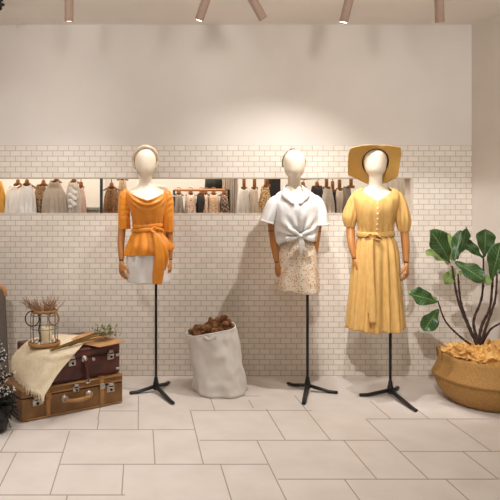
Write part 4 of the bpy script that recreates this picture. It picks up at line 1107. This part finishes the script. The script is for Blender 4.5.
bm = bmesh.new(); tube(bm, [(0, 0, .01), (0, 0, zh+.02)], .01, n=10); obj('post', bm, M['hook'], shf)
bm = bmesh.new(); lathe(bm, [(.12, 0), (.12, .008), (.02, .014)], 28); obj('base', bm, M['hook'], shf)
hh = sunhat(159.5, 187, RD+.05, 'cream sun hat on the slim stand beside the mannequin in orange', cream); hh.location.z = zh-.06
# free-standing rack with a copper-coloured bar
KD = 5.85; kz = H-(190-CY)*KD/F
x0, x1 = lx(174, KD), lx(229, KD)
rk = thing('garment_rack', ((x0+x1)/2, KD-D, 0), 'freestanding garment rack with copper-coloured bar and black frame behind the slot', 'rack'); hwk = (x1-x0)/2
bm = bmesh.new(); tube(bm, [(-hwk, 0, kz), (hwk-.03, 0, kz)], .012, n=12); obj('bar', bm, M['copper'], rk)
bm = bmesh.new()
tube(bm, [(hwk-.04, 0, kz), (hwk, 0, kz), (hwk, 0, .012)], .011, n=10); tube(bm, [(hwk, -.22, .012), (hwk, .22, .012)], .012, n=10)
obj('side_frame', bm, M['black'], rk); bm = bmesh.new(); tube(bm, [(-hwk, 0, kz), (-hwk, 0, .012)], .011, n=10); tube(bm, [(-hwk, -.22, .012), (-hwk, .22, .012)], .012, n=10); obj('side_frame', bm, M['black'], rk)
rg = [('top', 174.5, 183, grey, 'grey top leftmost on the garment rack', .03), ('dress', 185, 196, pfl, 'pink floral dress hanging on the garment rack', .03), ('jacket', 196.5, 206, blackf, 'black jacket hanging on the garment rack', .03), ('blouse', 202.5, 208, pfl, 'slim pink printed blouse on the rack between black jacket and beige dress', .02), ('dress', 207.5, 219.5, bfl, 'beige patterned dress hanging near the right end of the rack', .04), ('dress', 220, 228, dfl, 'dark floral dress rightmost on the garment rack', .03)]
for i, (n_, a, b, m, lab, nk) in enumerate(rg):
    garment(n_, a, b, 193.2, m, KD-.0, lab, n_, seed=20+i, neck=nk, hd=.07, drop=.04, wb=1.1, length=.6)
    hanger((a+b)/2, KD, kz+.012, 193.6, .045, 'wooden hanger holding the '+lab.split(' hanging')[0].split(' on the')[0].replace(' leftmost', '').replace(' rightmost', '')+' on the rack')
ld = 6.1; lp = thing('drum_lampshade', P(214.5, 191, ld), 'dark drum lampshade hanging above the garment rack', 'lamp')
bm = bmesh.new(); lathe(bm, [(.095, 0), (.085, .15), (.083, .15), (.093, 0)], 36, cap0=False, cap1=False); obj('shade', bm, MM('dark_green_shade', (50, 52, 44), (40, 42, 36)), lp, solid=.002)
bm = bmesh.new(); tube(bm, [(0, 0, .15), (0, 0, 2.4-lp.location.z)], .004, n=8); tube(bm, [(-.085, 0, .148), (.085, 0, .148)], .003, n=6); obj('cord', bm, M['black'], lp)
# pale stand panel and beige curtain of the middle bay
bm = bmesh.new(); rows = []
cxa, cxb = lx(222.5, 5.98), lx(238, 5.98)
for k in range(2):
    rows.append([Vector((cxa+(cxb-cxa)*i/40, 5.98-D+.018*math.sin(i*1.1), 2.39 if k else .01)) for i in range(41)])
loft(bm, rows, False, False, close=False); tag(obj('curtain', bm, greige, solid=.004), 'beige curtain beside the right end of the garment rack', 'curtain')
# right bay
garment('shirt', 237.5, 249, 187.5, M['shirt'], RD, 'white shirt hanging leftmost in the right bay, beside the grey mullion', 'shirt', seed=31, neck=.03, drop=.03)
garment('blouse', 249, 258, 187.5, cream, RD, 'cream blouse hanging between the white shirt and the yellow floral dress', 'blouse', seed=32, neck=.025, drop=.03)
garment('dress', 259, 271, 185.5, yfl, RD, 'yellow floral dress hanging left of the mannequin in white', 'dress', seed=33, neck=.025, drop=.1)
for px, lab in ((244, 'white shirt in the right bay'), (254.5, 'cream blouse'), (267, 'yellow floral dress')): hanger(px, RD, RZ, 184.5 if px < 260 else 182, .028, 'wooden clip hanger holding the '+lab, kind='clip')
dk = thing('cabinet', P(272.3, CY, 5.9), 'tall black cabinet standing behind the mannequin in white', 'cabinet'); dk.location.z = 0
bm = bmesh.new(); box(bm, (-.055, -.1, 0), (.055, .1, 1.62), .004, 1); obj('carcass', bm, M['black'], dk, smooth=False)
bm = bmesh.new(); box(bm, (-.05, -.112, .02), (.05, -.1, 1.6), .003, 1); obj('door', bm, navy, dk, smooth=False)
kx0, kx1 = lx(298, 5.7), lx(323, 5.7)
rr2 = thing('clothes_rail', ((kx0+kx1)/2, 5.7-D, H-(178.6-CY)*5.7/F), 'short copper-coloured clothes rail behind the right shoulder of the white shirt', 'rail')
bm = bmesh.new(); tube(bm, [(-(kx1-kx0)/2, 0, 0), ((kx1-kx0)/2, 0, .008)], .012, n=12); obj('bar', bm, M['copper'], rr2)
for x in (-.1, .1):
    bm = bmesh.new(); tube(bm, [(x, 0, 0), (x, 0, 2.4-rr2.location.z)], .005, n=8); obj('drop_rod', bm, M['hook'], rr2)
garment('jacket', 309, 325, 185.6, navy, 5.7, 'navy jacket hanging right behind the white shirt shoulder', 'jacket', seed=34, neck=.05, drop=.07)
hanger(317, 5.7, rr2.location.z, 186, .05, 'wooden hanger holding the navy jacket')
garment('blouse', 299, 307, 186, pink, 5.7, 'dusty pink blouse hanging on the short copper-coloured rail', 'blouse', seed=39, neck=.03)
hanger(303, 5.7, rr2.location.z, 186, .03, 'wooden hanger holding the dusty pink blouse')
garment('cardigan', 321.8, 333.5, 187, grey if False else palegrey, RD-.05, 'pale grey knitted cardigan hanging right of the navy jacket', 'cardigan', seed=35, neck=.03, drop=.07)
garment('jacket', 328, 337, 190, blackf, RD+.04, 'black jacket hanging just behind the pale grey cardigan', 'jacket', seed=36, neck=.03, drop=.06)
garment('shirt', 335, 344, 189, cream, RD, 'cream shirt hanging between black and grey garments left of the mustard dress', 'shirt', seed=37, neck=.025)
garment('coat', 341.5, 352, 186.5, grey, RD-.03, 'grey coat hanging left of the straw hat mannequin', 'coat', seed=38, neck=.03, drop=.09)
for px, dd, ty, lab in ((326.5, RD-.05, 184, 'pale grey cardigan'), (332.5, RD+.04, 187, 'black jacket'), (339.5, RD, 185.5, 'cream shirt'), (351, RD-.03, 183, 'grey coat')): hanger(px, dd, RZ, ty, .03, 'wooden clip hanger holding the '+lab, kind='clip')
bm = bmesh.new(); rows = []
for k in range(2): rows.append([Vector((lx(383, 5.3)+(lx(409.5, 5.3)-lx(383, 5.3))*i/40, 5.3-D+.008*math.sin(i*.9), 1.66 if k else .9)) for i in range(41)])
loft(bm, rows, False, False, close=False); tag(obj('blind', bm, W_, solid=.004), 'plain white fabric panel at the right end of the slot', 'blind')

# ------------------------------------------------------------------ ceiling spotlights
def spot_light(name, loc, aim, power, ang, blend=.6, r=.03, c=(1, .985, .99)):
    l = bpy.data.lights.new(name, 'SPOT'); l.energy = power; l.spot_size = math.radians(ang); l.spot_blend = blend; l.shadow_soft_size = r; l.color = c
    o = bpy.data.objects.new(name, l); col.objects.link(o); o.location = loc
    o.rotation_euler = (Vector(aim)-Vector(loc)).to_track_quat('-Z', 'Y').to_euler()
    return o
def fixture(bot, top, label, aim, power, ang, lit=True, blend=.6, r=.028):
    """cylinder spotlight: bottom centre, top centre at the ceiling"""
    bot, top = Vector(bot), Vector(top); ax = (bot-top).normalized()
    t = thing('spotlight', Vector((top.x, top.y, ZC)), label, 'spotlight')
    o_ = Vector(t.location)
    st = bot-ax*.19
    bm = bmesh.new(); rg_ = []
    a, b = frame(ax)
    for s_, rr in ((0, .026), (.004, .0285), (.188, .0285), (.19, .027), (.182, .0245)):
        rg_.append([st+ax*s_+(a*math.cos(2*PI*k/28)+b*math.sin(2*PI*k/28))*rr-o_ for k in range(28)])
    loft(bm, rg_); obj('housing', bm, M['housing'], t)
    bm = bmesh.new(); tube(bm, [Vector((0, 0, 0)), Vector((0, 0, -.012))], .03, n=24); tube(bm, [Vector((0, 0, -.005)), st+ax*.01-o_], .011, n=10); obj('mount', bm, M['housing'], t)
    bm = bmesh.new(); tube(bm, [bot-ax*.0045-o_, bot-ax*.002-o_], .0243, n=24); obj('lens', bm, M['lens'] if lit else M['housing'], t, smooth=False)
    if power: spot_light('spot_beam', bot+ax*.012, aim, power, ang, blend, r)
fd = 4.17
LC = (1, .955, .90)
fx = [((69, 21.5), (69, -12), 'leftmost cylindrical ceiling spotlight, hanging straight down', (-.55, -.5, .5), 34, 96),
      ((199, 20.5), (210, -12), 'cylindrical ceiling spotlight tilted to the left, above the canvas bag', (.03, -.52, 1.4), 44, 44),
      ((263.5, 19), (246, -12), 'cylindrical ceiling spotlight tilted to the right, its lens turned away', (1.55, -.4, 1.2), 48, 60),
      ((343.5, 22.5), (352, -12), 'cylindrical ceiling spotlight tilted slightly left, between white shirt and straw hat', (1.0, -.40, .9), 78, 108),
      ((439.8, 22.5), (438.7, -12), 'rightmost cylindrical ceiling spotlight, above the fig plant', (2.1, -.4, .8), 16, 90)]
for b_, t_, lab, aim, pw, an in fx:
    B0 = P(b_[0], b_[1], fd); T0 = P(t_[0], t_[1], fd-.045); fixture(B0, T0, lab, aim, pw, an, True, 1, .02)
def ceiling_spot(x, y, aim, pw, an, lab, blend=.15, r=.025):
    bot = Vector((x, y, 2.59)); ax = (Vector(aim)-bot).normalized(); fixture(bot, bot-ax*.2, lab, aim, pw, an, True, blend, r)
# unseen rows in front: all but the fig spot added to brighten surfaces
for x, pw, lab in ((-1.05, 105, 'farthest left'), (.05, 95, 'second from the left'), (1.15, 95, 'third from the left'), (2.2, 62, 'farthest right')):
    ceiling_spot(x, -3.7, (x, 0, 2.4), pw, 40, 'unseen added wall-wash light, ' + lab, 1, .2)  # added lamps that keep the upper wall evenly bright
ceiling_spot(-1.0, -3.45, (-.9, 0, 1.1), 100, 46, 'unseen added fill light on the wall above the suitcases', 1, .05)  # added lamp, lifts the tiles on the left
ceiling_spot(2.75, -3.4, (2.95, -.6, 1.9), 75, 56, 'unseen added fill light on the right wall', 1, .2)  # added lamp, lifts the right wall
ceiling_spot(.45, -3.5, (2.2, -.4, .7), 235, 30, 'spotlight of the third row, trained on the fig plant', .4, .03)
ceiling_spot(-1.2, -2.7, (-1.2, -2.4, 0), 118, 92, 'unseen added fill light over the shop floor, at the left', .9, .06)  # this and the next two: added for a bright floor and ceiling bounce
ceiling_spot(.2, -2.8, (.2, -2.5, 0), 66, 92, 'unseen added fill light over the shop floor, in the middle', .9, .06)
ceiling_spot(1.7, -2.8, (1.7, -2.5, 0), 36, 92, 'unseen added fill light over the shop floor, at the right', .9, .06)
# dark ceiling fitting at the upper left corner
sp_ = P(.2, 6, 4.45); fit = thing('ceiling_fitting', Vector((sp_.x, sp_.y, ZC)), 'small dark ceiling fitting cut off by the upper left corner', 'fitting')
dzf = sp_.z-ZC
bm = bmesh.new(); lathe(bm, [(.022, 0), (.022, -.008), (.008, -.012), (.007, dzf-.01)], 18); obj('stem', bm, M['black'], fit)
bm = bmesh.new(); lathe(bm, [(.03, dzf+.014), (.032, dzf+.006), (.012, dzf), (.014, dzf-.02), (.004, dzf-.03)], 18); obj('head', bm, M['black'], fit)
# unseen area light added to brighten the fitting room
al = bpy.data.lights.new('rear_fill_light', 'AREA'); al.shape = 'RECTANGLE'; al.size = 4.2; al.size_y = .5; al.energy = 40; al.color = (1, .9, .78)
ao = bpy.data.objects.new('rear_fill_light', al); col.objects.link(ao); ao.location = (.2, .75, 2.38)
